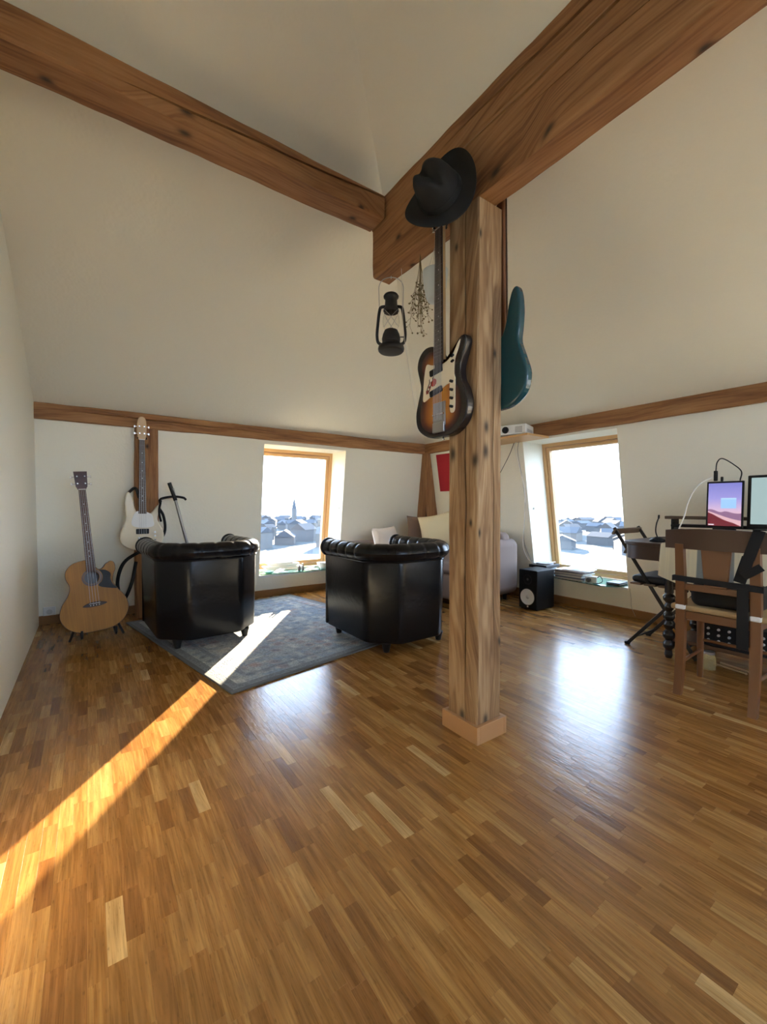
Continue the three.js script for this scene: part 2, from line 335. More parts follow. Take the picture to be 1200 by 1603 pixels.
  const m = shade(new THREE.Mesh(mergeGeometries(rest), new THREE.MeshStandardMaterial({ color: 0xffffff, vertexColors: true, ...FLOOR }))); m.name = 'parquet_strips'; m.userData.kind = 'stuff'; floor.add(m);
}

// windows: pine roof windows set back in the leaning walls
function roofWindow(name, W, shear, label) {
  const g = new THREE.Group(); g.name = numbered(name); scene.add(g); g.userData.kind = 'structure'; g.userData.label = label;
  const z0 = -0.41, z1 = -0.33, f = 0.036, x0 = W.x0, x1 = W.x1, y0 = W.y0 + 0.012, y1 = W.y1;
  part('window_frame', shear(G([span(x0, x0 + f, y0, y1, z0, z1), span(x1 - f, x1, y0, y1, z0, z1), span(x0 + f, x1 - f, y1 - f, y1, z0, z1), span(x0 + f, x1 - f, y0, y0 + f, z0, z1)])), M.pine, g);
  const a0 = x0 + f + 0.004, a1 = x1 - f - 0.004, b0 = y0 + f + 0.004, b1 = y1 - f - 0.004, s = 0.036, q0 = -0.395, q1 = -0.345;
  const sash = part('sash', shear(G([span(a0, a0 + s, b0, b1, q0, q1), span(a1 - s, a1, b0, b1, q0, q1), span(a0 + s, a1 - s, b1 - s, b1, q0, q1), span(a0 + s, a1 - s, b0, b0 + s, q0, q1)])), M.pine, g);
  part('pane', shear(span(a0 + s, a1 - s, b0 + s, b1 - s, -0.372, -0.366)), M.glass, sash);
  part('ventilation_bar', shear(span(a0 + 0.12, a1 - 0.12, b1 - 0.035, b1 - 0.012, q1, q1 + 0.014)), M.pine, sash);
  for (const x of [x0, x1]) { const k = x === x0 ? 1 : -1; part('blind_knob', shear(at(new THREE.CylinderGeometry(0.013, 0.013, 0.022, 12), x + k * 0.011, 0.975, -0.08, 0, 0, Math.PI / 2)), M.steel, g); }
  part('sill', shear(span(x0 - 0.0, x1 + 0.0, W.y0 - 0.022, W.y0 - 0.0005, -0.34, 0.006)), M.paint, g);
  return g;
}
roofWindow('window_1', WA, shearA, 'pine framed roof window between the two armchairs');
roofWindow('window_2', WB, shearB, 'pine framed roof window beside the desk');
{ // high window in the gable
  const g = new THREE.Group(); g.name = 'window_5'; scene.add(g); g.userData = { kind: 'structure', label: 'two-part pine window high in the gable wall' };
  const x0 = -0.15, x1 = 2.1, y0 = 1.35, y1 = 2.48, f = 0.045;
  part('window_frame', G([span(x0, x1, y0, y0 + f, 2.69, 2.75), span(x0, x1, y1 - f, y1, 2.69, 2.75), ...[x0 + f / 2, (x0 + x1) / 2, x1 - f / 2].map((c) => span(c - f / 2, c + f / 2, y0 + f, y1 - f, 2.69, 2.75))]), M.pine, g);
  for (const k of [0, 1]) part('pane', span(k ? 0.9975 : -0.105, k ? 2.055 : 0.9525, y0 + f, y1 - f, 2.717, 2.723), M.glass, g);
}
roofWindow('window_3', WC, shearB, 'pine framed roof window past the far end of the table');
roofWindow('window_4', WD, shearB, 'pine framed roof window next to the gable wall');
// timbers
structure('beam', timberX(-0.345, 4.12, 0.12, 0.132, 1.757, -4.365, 3, { rough: 0.005, cracks: [{ face: 3, from: 0.2, to: 2.0, at: 0.35, at1: 0.5, width: 0.012, depth: 0.012 }] }), M.timber, 'long brown wall beam above the guitars and armchairs');
structure('beam', timberZ(-4.31, 6.9, 0.12, 0.134, 3.752, 1.76, 6, { rough: 0.004 }), M.timber, 'long brown wall beam above the desk window');
structure('beam', timberX(-0.345, 1.675, 0.15, 0.125, 2.6225, -1.965, 9, { rough: 0.006, wane: 0.02, cracks: [{ face: 3, from: 0.45, to: 1.74, at: 0.62, at1: 0.12, width: 0.008, depth: 0.06 }] }), M.timber, 'thick dark brown beam running from the plain wall to the crossing');
structure('beam', timberZ(-2.0, 4.6, 0.118, 0.272, 1.389, 2.421, 14, { rough: 0.006, wane: 0.02, cracks: [{ face: 3, from: 0.5, to: 4.5, at: 0.09, at1: 0.12, width: 0.010, depth: 0.06 }, { face: 3, from: 1.0, to: 1.7, at: 0.32, at1: 0.45, width: 0.003, depth: 0.03 }] }), M.timber, 'heavy brown beam resting on the post beside the hat');
structure('beam', timberZ(-2.04, 4.64, 0.13, 0.142, 1.412, 2.64, 19, { rough: 0.007, wane: 0.03, cracks: [{ face: 3, from: 0.6, to: 3.4, at: 0.45, at1: 0.6, width: 0.011, depth: 0.06 }] }), M.timber, 'dark upper beam lying along the heavy beam');
{ // free-standing post
  const g = thing('pillar', 'weathered square wooden post carrying the beams and guitars', 'post', [1.41, 0, -1.3075], 0, null, 'structure');
  part('timber', timberY(0, 2.284, 0.15, 0.175, 0, 0, 27, { rough: 0.0025, round: 0.006, cracks: [{ face: 3, from: 0.02, to: 2.4, at: 0.62, at1: 0.58, width: 0.006, depth: 0.045 }, { face: 0, from: 0.3, to: 2.0, at: 0.7, at1: 0.6, width: 0.003, depth: 0.03 }] }), M.post, g);
  const hx = 0.0755, hz = 0.088, t = 0.018, H = 0.075;
  part('plinth_board', span(-hx - t, -hx, 0, H, -hz - t, hz + t, 0.002), M.plinth, g);
  part('plinth_board', span(hx, hx + t, 0, H, -hz - t, hz + t, 0.002), M.plinth, g);
  part('plinth_board', span(-hx, hx, 0, H, hz, hz + t, 0.002), M.plinth, g);
  part('plinth_board', span(-hx, hx, 0, H, -hz - t, -hz, 0.002), M.plinth, g);
}
structure('beam', timberY(0, 1.692, 0.185, 0.16, 0.432, -4.385, 33, { rough: 0.004, cracks: [{ face: 2, from: 0.3, to: 1.6, at: 0.4, at1: 0.5, width: 0.006, depth: 0.008 }] }), M.timber, 'upright wall timber behind the white bass guitar');
structure('beam', timberY(0, 1.692, 0.2, 0.2, 3.765, -4.345, 37, { rough: 0.004 }), M.timber, 'upright timber in the corner behind the sofa');
// ---------------------------------------------------------------- outside: chimney, ground, far houses
single('chimney_stack', [span(7.0, 7.6, -2, 3.4, -7.6, -5.75), span(6.95, 7.65, 3.4, 3.5, -7.65, -5.7)], mat(lin(0.3, 0.15, 0.1), 0.9), 'wide brick chimney stack standing on the roof outside', 'chimney');
{
  const g = new THREE.CircleGeometry(640, 48); g.rotateX(-Math.PI / 2); g.translate(0, -22, 0);
  structure('ground', g, mat(lin(0.017, 0.024, 0.024), 0.95), 'wide green plain far below the windows');
  const wallM = [lin(0.07, 0.07, 0.068), lin(0.058, 0.06, 0.062), lin(0.085, 0.08, 0.072), lin(0.05, 0.05, 0.05)].map((c) => mat(c, 0.9));
  const roofM = [lin(0.026, 0.031, 0.038), lin(0.032, 0.038, 0.046), lin(0.04, 0.036, 0.034)].map((c) => mat(c, 0.85));
  const r = rng(77);
  const house = (az, d, w, l, h, rh, group, label) => {
    const o = thing('distant_house', label, 'house', [Math.sin(az) * d, -22, -Math.cos(az) * d], r() * 3, group);
    part('wall', box(w, h, l, 0, h / 2, 0), wallM[Math.floor(r() * 4)], o);
    part('roof', at(extrude(polyShape([[-w / 2 - 0.3, 0], [w / 2 + 0.3, 0], [0, rh]]), l + 0.6), 0, h, -l / 2 - 0.3), roofM[Math.floor(r() * 3)], o);
  };
  const D = Math.PI / 180, spots = [];
  const place = (az0, az1, d0, d1) => { for (let t = 0; t < 200; t++) { const az = (az0 + (az1 - az0) * r()) * D, d = d0 + (d1 - d0) * Math.pow(r(), 0.8), x = Math.sin(az) * d, z = -Math.cos(az) * d; if (spots.every(([a, b]) => Math.hypot(a - x, b - z) > 24)) { spots.push([x, z]); return [az, d]; } } return null; };
  spots.push([Math.sin(23.05 * D) * 480, -Math.cos(23.05 * D) * 480]);
  for (let i = 0; i < 90; i++) { const p = place(17, 28.5, 230, 610); if (p) house(...p, 7 + 6 * r(), 8 + 8 * r(), 4 + 5 * r(), 2.5 + 2 * r(), 'distant houses outside the window between the armchairs', 'small distant house outside the window between the armchairs'); }
  for (let i = 0; i < 80; i++) { const p = place(56, 66, 230, 610); if (p) house(...p, 7 + 7 * r(), 9 + 8 * r(), 4 + 4 * r(), 2 + 2 * r(), 'distant houses outside the window beside the desk', 'small distant house outside the window beside the desk'); }
  const t = thing('church_tower', 'thin distant church tower rising above the distant houses', 'tower', [Math.sin(23.05 * D) * 480, -22, -Math.cos(23.05 * D) * 480]);
  part('shaft', box(4.2, 20, 4.2, 0, 10, 0), wallM[0], t); part('spire', at(new THREE.ConeGeometry(2.8, 13, 4), 0, 26.5, 0, 0, Math.PI / 4), roofM[1], t);
}

// ---------------------------------------------------------------- rug
{
  const a = 10.7 * Math.PI / 180, W = 1.62, L = 1.93;
  const g = thing('rug', 'worn blue-grey patterned rug under the black armchairs', 'rug', [0.612, 0, -2.276], a);
  const rugTex = texture(512, 640, (u, v) => {
    const x = u * W, y = v * L, bd = Math.min(x, W - x, y, L - y);
    const n = vnoise(u * 9, v * 11, 51) * 0.5 + vnoise(u * 26, v * 30, 52) * 0.35 + vnoise(u * 70, v * 80, 53) * 0.25, f = vnoise(u * 240, v * 300, 54);
    const m = Math.abs(Math.sin(x * 31 + 3 * vnoise(u * 6, v * 7, 55))) * Math.abs(Math.sin(y * 29 + 3 * vnoise(u * 6 + 9, v * 7, 56)));
    let c = [0.60, 0.62, 0.63];
    const blue = [0.50, 0.56, 0.62], rose = [0.66, 0.55, 0.52], pale = [0.76, 0.75, 0.72], dark = [0.40, 0.43, 0.47];
    const mix = (p, q, k) => p.map((e, i) => e + (q[i] - e) * Math.max(0, Math.min(1, k)));
    c = mix(c, blue, (n - 0.45) * 3); c = mix(c, rose, (vnoise(u * 13, v * 15, 57) - 0.55) * 1.8 * m * 1.4); c = mix(c, dark, (m - 0.62) * 1.5 * vnoise(u * 20, v * 22, 58) * 1.6); c = mix(c, pale, (vnoise(u * 33, v * 37, 59) - 0.6) * 2.2);
    if (bd < 0.16 && bd > 0.13) c = mix(c, dark, 0.45); if (bd < 0.05) c = mix(c, [0.42, 0.44, 0.46], 0.8);
    return c.map((e) => e * (0.86 + 0.28 * f));
  });
  const pile = texture(256, 256, (u, v) => { const n = vnoise(u * 90, v * 90, 61, 90, 90); return [n, n, n]; }, false); pile.repeat.set(3, 4);
  const body = new THREE.BoxGeometry(W - 0.05, 0.011, L - 0.05); body.translate(W / 2, 0.0065, -L / 2);
  part('pile', body, mat(0xffffff, 0.95, { map: rugTex, bumpMap: pile, bumpScale: 0.003 }), g);
  const e = mat(lin(0.10, 0.105, 0.11), 0.9);
  part('edge_binding', span(0, W, 0.001, 0.013, -0.026, 0, 0.004), e, g); part('edge_binding', span(0, W, 0.001, 0.013, -L, -L + 0.026, 0.004), e, g);
  part('edge_binding', span(0, 0.026, 0.001, 0.013, -L + 0.026, -0.026, 0.004), e, g); part('edge_binding', span(W - 0.026, W, 0.001, 0.013, -L + 0.026, -0.026, 0.004), e, g);
}

// ---------------------------------------------------------------- armchairs
function armchair(pos, turn, label) {
  const g = thing('armchair', label, 'armchair', pos, turn, 'black leather tub armchairs');
  const W = 0.36, D = 0.372, c = 0.175;
  const corner = (list, n = 5, r = 0.05) => { // round the bends of an open path in x, z
    const out = [];
    list.forEach((p, i) => {
      if (!i || i === list.length - 1) { out.push(V(p[0], 0, p[1])); return; }
      const a = V(list[i - 1][0], 0, list[i - 1][1]), b = V(p[0], 0, p[1]), d = V(list[i + 1][0], 0, list[i + 1][1]);
      const u = a.clone().sub(b), v = d.clone().sub(b), k = Math.min(r, u.length() * 0.45, v.length() * 0.45), s = b.clone().add(u.normalize().multiplyScalar(k)), e = b.clone().add(v.normalize().multiplyScalar(k));
      for (let q = 0; q <= n; q++) { const t = q / n; out.push(s.clone().multiplyScalar((1 - t) * (1 - t)).add(b.clone().multiplyScalar(2 * t * (1 - t))).add(e.clone().multiplyScalar(t * t))); }
    });
    return out;
  };
  const U = (o) => [[-W + o, -D], [-W + o, D - c], [-W + c + o * 0.45, D - o], [W - c - o * 0.45, D - o], [W - o, D - c], [W - o, -D]];
  const outer = corner(U(0), 6, 0.045), inner = corner(U(0.12), 5, 0.06);
  // upholstered shell
  const ring = [...outer, ...inner.slice().reverse()];
  const shell = at(extrude(polyShape(ring.map((p) => [p.x, -p.z])), 0.595, 0.012, 3, 1), 0, 0.06, 0, -Math.PI / 2);
  part('outer_shell', toCreasedNormals(warp(shell, (x, y, z) => { const k = 1 - 0.035 * Math.pow(1 - (y - 0.06) / 0.595, 2) + 0.012 * Math.sin(Math.PI * (y - 0.06) / 0.595); return [x * k, y, z * k]; }), 0.6), M.leather, g);
  // rolled rim with gathered pleats
  const mid = corner(U(0.03), 10, 0.09), dense = [];
  const poly = new THREE.CatmullRomCurve3(mid, false, 'centripetal');
  const N = 260; for (let i = 0; i <= N; i++) { const p = poly.getPointAt(i / N); dense.push(V(p.x, 0.668, p.z)); }
  const total = poly.getLength();
  const rim = part('rolled_rim', sweepLevel(dense, (s) => 0.068 * (1 - 0.07 * Math.pow(Math.abs(Math.cos(Math.PI * s / 0.118)), 14)) * (s < 0.02 || s > total - 0.02 ? 0.96 : 1), 20, 0.94), M.leather, g);
  part('piping', sweepLevel(outer.map((p) => V(p.x * 1.004, 0.612, p.z * 1.004)), () => 0.007, 8), M.leather, rim);
  for (const s of [-1, 1]) {
    part('scroll_front', at(extrude(new THREE.Shape().absarc(0, 0, 0.072, 0, Math.PI * 2), 0.03, 0.01), s * (W - 0.03), 0.668, -D - 0.02), M.leather, g);
    part('arm_front', rbox(0.115, 0.57, 0.03, 0.012, s * (W - 0.06), 0.352, -D - 0.005), M.leather, g);
  }
  part('seat_base', rbox(2 * (W - 0.11), 0.22, 0.6, 0.02, 0, 0.185, -0.06), M.leather, g);
  const cush = part('seat_cushion', rbox(2 * (W - 0.125), 0.15, 0.58, 0.05, 0, 0.375, -0.075, 0, 0, 0, 4), M.leather, g);
  part('piping', tube([[-0.2, 0.405, -0.36], [0.2, 0.405, -0.36]], 0.006, 4, 6), M.leather, cush);
  for (const y of [0.5, 0.585]) for (let k = -2; k <= 2; k++) part('tuft_button', at(new THREE.SphereGeometry(0.012, 10, 8), k * 0.075 + (y > 0.55 ? 0.0 : 0.037) * (k < 2 ? 1 : 0), y, D - 0.122), M.leather, g);
  const foot = lathe([[0, 0], [0.02, 0], [0.021, 0.008], [0.028, 0.04], [0.033, 0.055], [0.033, 0.064], [0, 0.064]], 16);
  for (const [x, z] of [[-0.285, -0.3], [0.285, -0.3], [-0.235, 0.27], [0.235, 0.27]]) part('foot', foot.clone().translate(x, 0, z), M.black, g, 'turned black wooden foot');
  return g;
}
armchair([0.722, 0.0125, -3.49], 0.05, 'black leather tub armchair beside the acoustic guitar and white bass');
armchair([1.88, 0.0125, -2.585], 0.0, 'black leather tub armchair in front of the sofa cushions');

// ---------------------------------------------------------------- corner sofa and cushions
{
  const m = mat(lin(0.22, 0.165, 0.14), 0.9), g = thing('corner_sofa', 'grey-brown upholstered corner sofa behind the armchair and the post', 'sofa', [0, 0, 0]);
  part('seat_base', rbox(0.8, 0.28, 1.3, 0.04, 3.32, 0.2, -3.55), m, g);
  part('seat_base', rbox(0.7, 0.28, 0.7, 0.04, 2.58, 0.2, -3.84), m, g);
  part('seat_cushion', rbox(0.66, 0.14, 0.66, 0.05, 3.2, 0.40, -3.28, 0, 0, 0, 3), m, g); part('seat_cushion', rbox(0.66, 0.14, 0.6, 0.05, 3.2, 0.40, -3.92, 0, 0, 0, 3), m, g); part('seat_cushion', rbox(0.66, 0.14, 0.56, 0.05, 2.54, 0.40, -3.78, 0, 0, 0, 3), m, g);
  part('backrest', rbox(0.18, 0.44, 1.3, 0.07, 3.63, 0.5, -3.55, 0, 0, 0.1, 4), m, g); part('backrest', rbox(1.3, 0.30, 0.16, 0.07, 2.88, 0.44, -4.25, -0.1, 0, 0, 4), m, g);
  part('armrest', rbox(0.84, 0.58, 0.2, 0.08, 3.36, 0.36, -2.95, 0, 0, 0, 5), m, g);
  for (const [x, z] of [[3.0, -2.95], [3.65, -2.95], [2.3, -3.6], [2.3, -4.1], [3.6, -4.1]]) part('foot', cyl(0.02, 0.025, 0.09, x, 0.045, z, 12), M.black, g);
  const cush = (label, color, w, h, pos, ry, rx, rz) => { const p = single('cushion', pillowGeo(w, h, 0.15, Math.round(pos[0] * 100)), mat(color, 0.9), label, 'cushion'); p.position.set(...pos); p.rotation.set(rx, ry, rz, 'YXZ'); return p; };
  cush('cream cushion propped up beside the wooden post', lin(0.72, 0.62, 0.40), 0.46, 0.44, [3.40, 0.70, -3.72], -1.0, -0.25, 0.22);
  cush('brown cushion propped in the sofa corner', lin(0.17, 0.115, 0.09), 0.42, 0.40, [3.42, 0.68, -4.02], -0.75, -0.2, 0.0);
  cush('small pinkish white cushion behind the armchair rim', lin(0.75, 0.66, 0.58), 0.36, 0.34, [2.88, 0.585, -4.06], 0.1, -0.25, 0.05);
}

// ---------------------------------------------------------------- guitars
const trapezoid = (w0, w1, y0, y1) => polyShape([[-w0 / 2, y0], [w0 / 2, y0], [w1 / 2, y1], [-w1 / 2, y1]]);
function fretGeo(y0, y1, w0, w1, n, z, scaleLen) {
  const list = [];
  for (let i = 1; i <= n; i++) { const y = y1 - scaleLen * (1 - Math.pow(2, -i / 12)); if (y < y0 + 0.004) break; const k = (y - y0) / (y1 - y0), w = w0 + (w1 - w0) * k; list.push(box(w * 0.98, 0.0014, 0.001, 0, y, z)); }
  return G(list);
}
function strings(parent, n, spreadLow, spreadTop, yLow, yTop, z, zTop, m) {
  for (let i = 0; i < n; i++) { const t = n > 1 ? i / (n - 1) - 0.5 : 0; part('string', rod(V(t * spreadLow, yLow, z), V(t * spreadTop, yTop, zTop), 0.0009, 0.0009, 5), m, parent); }
}
function neck(g, { y0, y1, w0, w1, z, thick, wood, board, frets, scaleLen, dots = true }) {
  const nk = part('neck', extrude(trapezoid(w0 * 0.96, w1 * 0.96, y0, y1 + 0.01), thick, thick * 0.42, 4).translate(0, 0, z), wood, g);
  part('fretboard', extrude(trapezoid(w0, w1, y0 - 0.01, y1), 0.007, 0.001, 1).translate(0, 0, z + thick - 0.001), board, g);
  const f = part('frets', fretGeo(y0, y1, w0, w1, frets, z + thick + 0.0065, scaleLen), M.fret, g); f.userData.kind = 'stuff';
  if (dots) {
    const d = [3, 5, 7, 9, 12, 15, 17].map((k) => { const y = y1 - scaleLen * (1 - Math.pow(2, -(k - 0.5) / 12)); return y > y0 ? cyl(0.0032, 0.0032, 0.0006, 0, y, z + thick + 0.0061, 10, Math.PI / 2) : null; }).filter(Boolean);
    const q = part('inlay_dots', G(d), M.white, g); q.userData.kind = 'stuff';
  }
  part('nut', box(w1 * 1.02, 0.005, 0.01, 0, y1 + 0.0025, z + thick + 0.002), M.white, g);
  return nk;
}
function tuner(g, x, y, z, side, m, back = true) {
  const t = part('tuner', G([cyl(0.005, 0.005, 0.03, x, y, z, 10, Math.PI / 2), cyl(0.0035, 0.0035, 0.03, x + side * 0.016, y, z - 0.012, 8, 0, 0, Math.PI / 2)]), m, g);
  part('peg', at(rbox(0.012, 0.02, 0.008, 0.003), x + side * 0.036, y, z - 0.012), m, t);
}
{ // sunburst electric guitar on the post
  const g = thing('electric_guitar', 'sunburst electric guitar with white pickguard hanging on the post', 'guitar', [1.3335, 1.31, -1.405], -Math.PI / 2);
  const S = 1.03, out = [[0, 0], [0.08, 0.006], [0.142, 0.05], [0.163, 0.115], [0.150, 0.175], [0.124, 0.225], [0.120, 0.275], [0.140, 0.33], [0.153, 0.375], [0.140, 0.398], [0.115, 0.385], [0.088, 0.345], [0.055, 0.322], [0.03, 0.325], [0.0, 0.36], [-0.03, 0.392], [-0.06, 0.408], [-0.105, 0.408], [-0.142, 0.38], [-0.155, 0.335], [-0.140, 0.28], [-0.130, 0.235], [-0.148, 0.18], [-0.165, 0.115], [-0.148, 0.05], [-0.08, 0.006]].map(([x, y]) => [x * S, y * S]);
  const sh = splineShape(out, 120), pts = sh.getPoints();
  const T = 0.042;
  const back = part('body', extrude(sh, T, 0.006, 3), mat(lin(0.018, 0.014, 0.014), 0.25), g, 'sunburst body, amber centre to black edge');
  { // sunburst dye on the front: rings from the outline towards the middle
    const c = V(-0.005, 0.17, 0), n = pts.length, rings = 14, pos = [], col = [], idx = [];
    const stops = [[0, [0.014, 0.012, 0.013]], [0.16, [0.02, 0.013, 0.013]], [0.34, [0.10, 0.025, 0.012]], [0.52, [0.33, 0.11, 0.02]], [0.75, [0.52, 0.22, 0.035]], [1, [0.56, 0.26, 0.045]]];
    const colr = (t) => { for (let i = 1; i < stops.length; i++) if (t <= stops[i][0]) { const k = (t - stops[i - 1][0]) / (stops[i][0] - stops[i - 1][0]); return stops[i][1].map((e, q) => stops[i - 1][1][q] + (e - stops[i - 1][1][q]) * k); } return stops.at(-1)[1]; };
    for (let r = 0; r <= rings; r++) for (let i = 0; i < n; i++) { const t = r / rings, k = 1 - 0.035 - t * 0.96; const ax = c.x * 1, ay = 0.1 + Math.min(0.2, Math.max(0, pts[i].y - 0.1)); pos.push(ax + (pts[i].x - ax) * k, ay + (pts[i].y - ay) * k, T + 0.0006); col.push(...colr(t)); }
    for (let r = 0; r < rings; r++) for (let i = 0; i < n; i++) { const a = r * n + i, b = r * n + (i + 1) % n; idx.push(a, b, b + n, a, b + n, a + n); }
    const q = new THREE.BufferGeometry(); q.setAttribute('position', new THREE.Float32BufferAttribute(pos, 3)); q.setAttribute('color', new THREE.Float32BufferAttribute(col, 3)); q.setIndex(idx); q.computeVertexNormals();
    part('sunburst_top', q, new THREE.MeshStandardMaterial({ color: 0xffffff, vertexColors: true, roughness: 0.22 }), back);
  }
  const cream = mat(lin(0.80, 0.72, 0.55), 0.4);
  const guard = splineShape([[-0.108, 0.175], [-0.06, 0.188], [0.02, 0.212], [0.05, 0.222], [0.098, 0.23], [0.092, 0.262], [0.098, 0.32], [0.118, 0.36], [0.128, 0.392], [0.114, 0.384], [0.086, 0.348], [0.05, 0.325], [0.01, 0.318], [-0.05, 0.33], [-0.088, 0.34], [-0.105, 0.28], [-0.11, 0.22]], 80);
  const gd = part('pickguard', extrude(guard, 0.003, 0.0008, 1).translate(0, 0, T + 0.0008), cream, g, 'cream pickguard with a red and black sticker');
  { // abstract printed sticker
    const cv = document.createElement('canvas'); cv.width = 128; cv.height = 128; const x = cv.getContext('2d');
    x.fillStyle = '#e8dcc4'; x.fillRect(0, 0, 128, 128); x.fillStyle = '#b8341f'; x.beginPath(); x.arc(82, 62, 30, 0, 7); x.fill(); x.strokeStyle = '#2a1512'; x.lineWidth = 9;
    x.beginPath(); x.moveTo(8, 112); x.bezierCurveTo(20, 60, 50, 70, 44, 24); x.stroke(); x.beginPath(); x.moveTo(20, 120); x.bezierCurveTo(60, 90, 50, 60, 88, 14); x.stroke();
    x.fillStyle = '#f4efe4'; x.beginPath(); x.arc(60, 34, 13, 0, 7); x.fill(); x.fillStyle = '#7c1f18'; x.fillRect(0, 100, 26, 28); x.beginPath(); x.arc(38, 84, 10, 0, 7); x.fill();
    const t = new THREE.CanvasTexture(cv); t.colorSpace = THREE.SRGBColorSpace;
    const p = new THREE.PlaneGeometry(0.085, 0.075); p.rotateZ(0.1); p.translate(-0.05, 0.247, T + 0.0044);
    part('sticker', p, mat(0xffffff, 0.4, { map: t }), gd);
  }
  const pk = part('neck_pickup', rbox(0.082, 0.03, 0.014, 0.008, -0.02, 0.296, T + 0.006, 0, 0, 0.12), M.black, g);
  part('pickup_cover', rbox(0.05, 0.022, 0.004, 0.002, 0.0, 0.318, T + 0.01), M.black, pk);
  part('middle_pickup', rbox(0.082, 0.028, 0.012, 0.01, -0.02, 0.205, T + 0.006, 0, 0, 0.18), M.black, g);
  const br = part('bridge', rbox(0.078, 0.105, 0.006, 0.002, 0, 0.10, T + 0.004), mat(lin(0.38, 0.37, 0.35), 0.4, { metalness: 0.9 }), g);
  for (let k = 0; k < 3; k++) part('saddle', cyl(0.004, 0.004, 0.022, -0.024 + k * 0.024, 0.098, T + 0.011, 10, 0, 0, Math.PI / 2), M.chrome, br);
  part('tailpiece', rbox(0.074, 0.045, 0.012, 0.003, 0, 0.04, T + 0.007), mat(lin(0.42, 0.41, 0.40), 0.35, { metalness: 0.9 }), g);
  const cp = part('control_plate', extrude(splineShape([[0.068, 0.245], [0.084, 0.25], [0.099, 0.24], [0.100, 0.17], [0.098, 0.105], [0.083, 0.092], [0.068, 0.105], [0.066, 0.17]], 40), 0.003, 0.0008, 1).translate(0, 0, T + 0.002), cream, g);
  for (let k = 0; k < 4; k++) part('knob', cyl(0.0065, 0.006, 0.014, 0.083, 0.118 + k * 0.036, T + 0.011, 14, Math.PI / 2), M.black, cp);
  for (const [x, y] of [[0.085, 0.335], [0.086, 0.312]]) part('switch', rbox(0.016, 0.008, 0.012, 0.003, x, y, T + 0.008, 0, 0, 0.4), M.black, gd);
  const rose = mat(lin(0.045, 0.025, 0.017), 0.5), maple = mat(lin(0.45, 0.27, 0.11), 0.35);
  neck(g, { y0: 0.335, y1: 0.92, w0: 0.056, w1: 0.043, z: 0.026, thick: 0.021, wood: maple, board: rose, frets: 21, scaleLen: 0.80 });
  part('headstock', extrude(splineShape([[-0.022, 0.92], [-0.03, 0.95], [-0.03, 1.02], [-0.035, 1.055], [0.0, 1.07], [0.028, 1.06], [0.034, 1.04], [0.024, 1.02], [0.021, 0.92]], 50), 0.014, 0.002, 1).translate(0, 0, 0.03), maple, g);
  for (let k = 0; k < 6; k++) tuner(g, -0.018, 0.945 + k * 0.019, 0.046, -1, M.chrome);
  strings(g, 6, 0.052, 0.034, 0.07, 0.922, T + 0.017, 0.058, M.steel);
  part('strap_button', lathe([[0, 0], [0.004, 0], [0.004, 0.01], [0.008, 0.014], [0.0, 0.016]], 12).rotateX(Math.PI).translate(0, 0.002, T / 2), M.chrome, g);
  part('wall_hook', G([rod(V(0, 0.94, 0.004), V(0, 0.94, 0.03), 0.006), tube([[-0.028, 0.935, 0.055], [-0.03, 0.932, 0.03], [0, 0.928, 0.024], [0.03, 0.932, 0.03], [0.028, 0.935, 0.055]], 0.005, 20, 8)]), M.black, g);
}
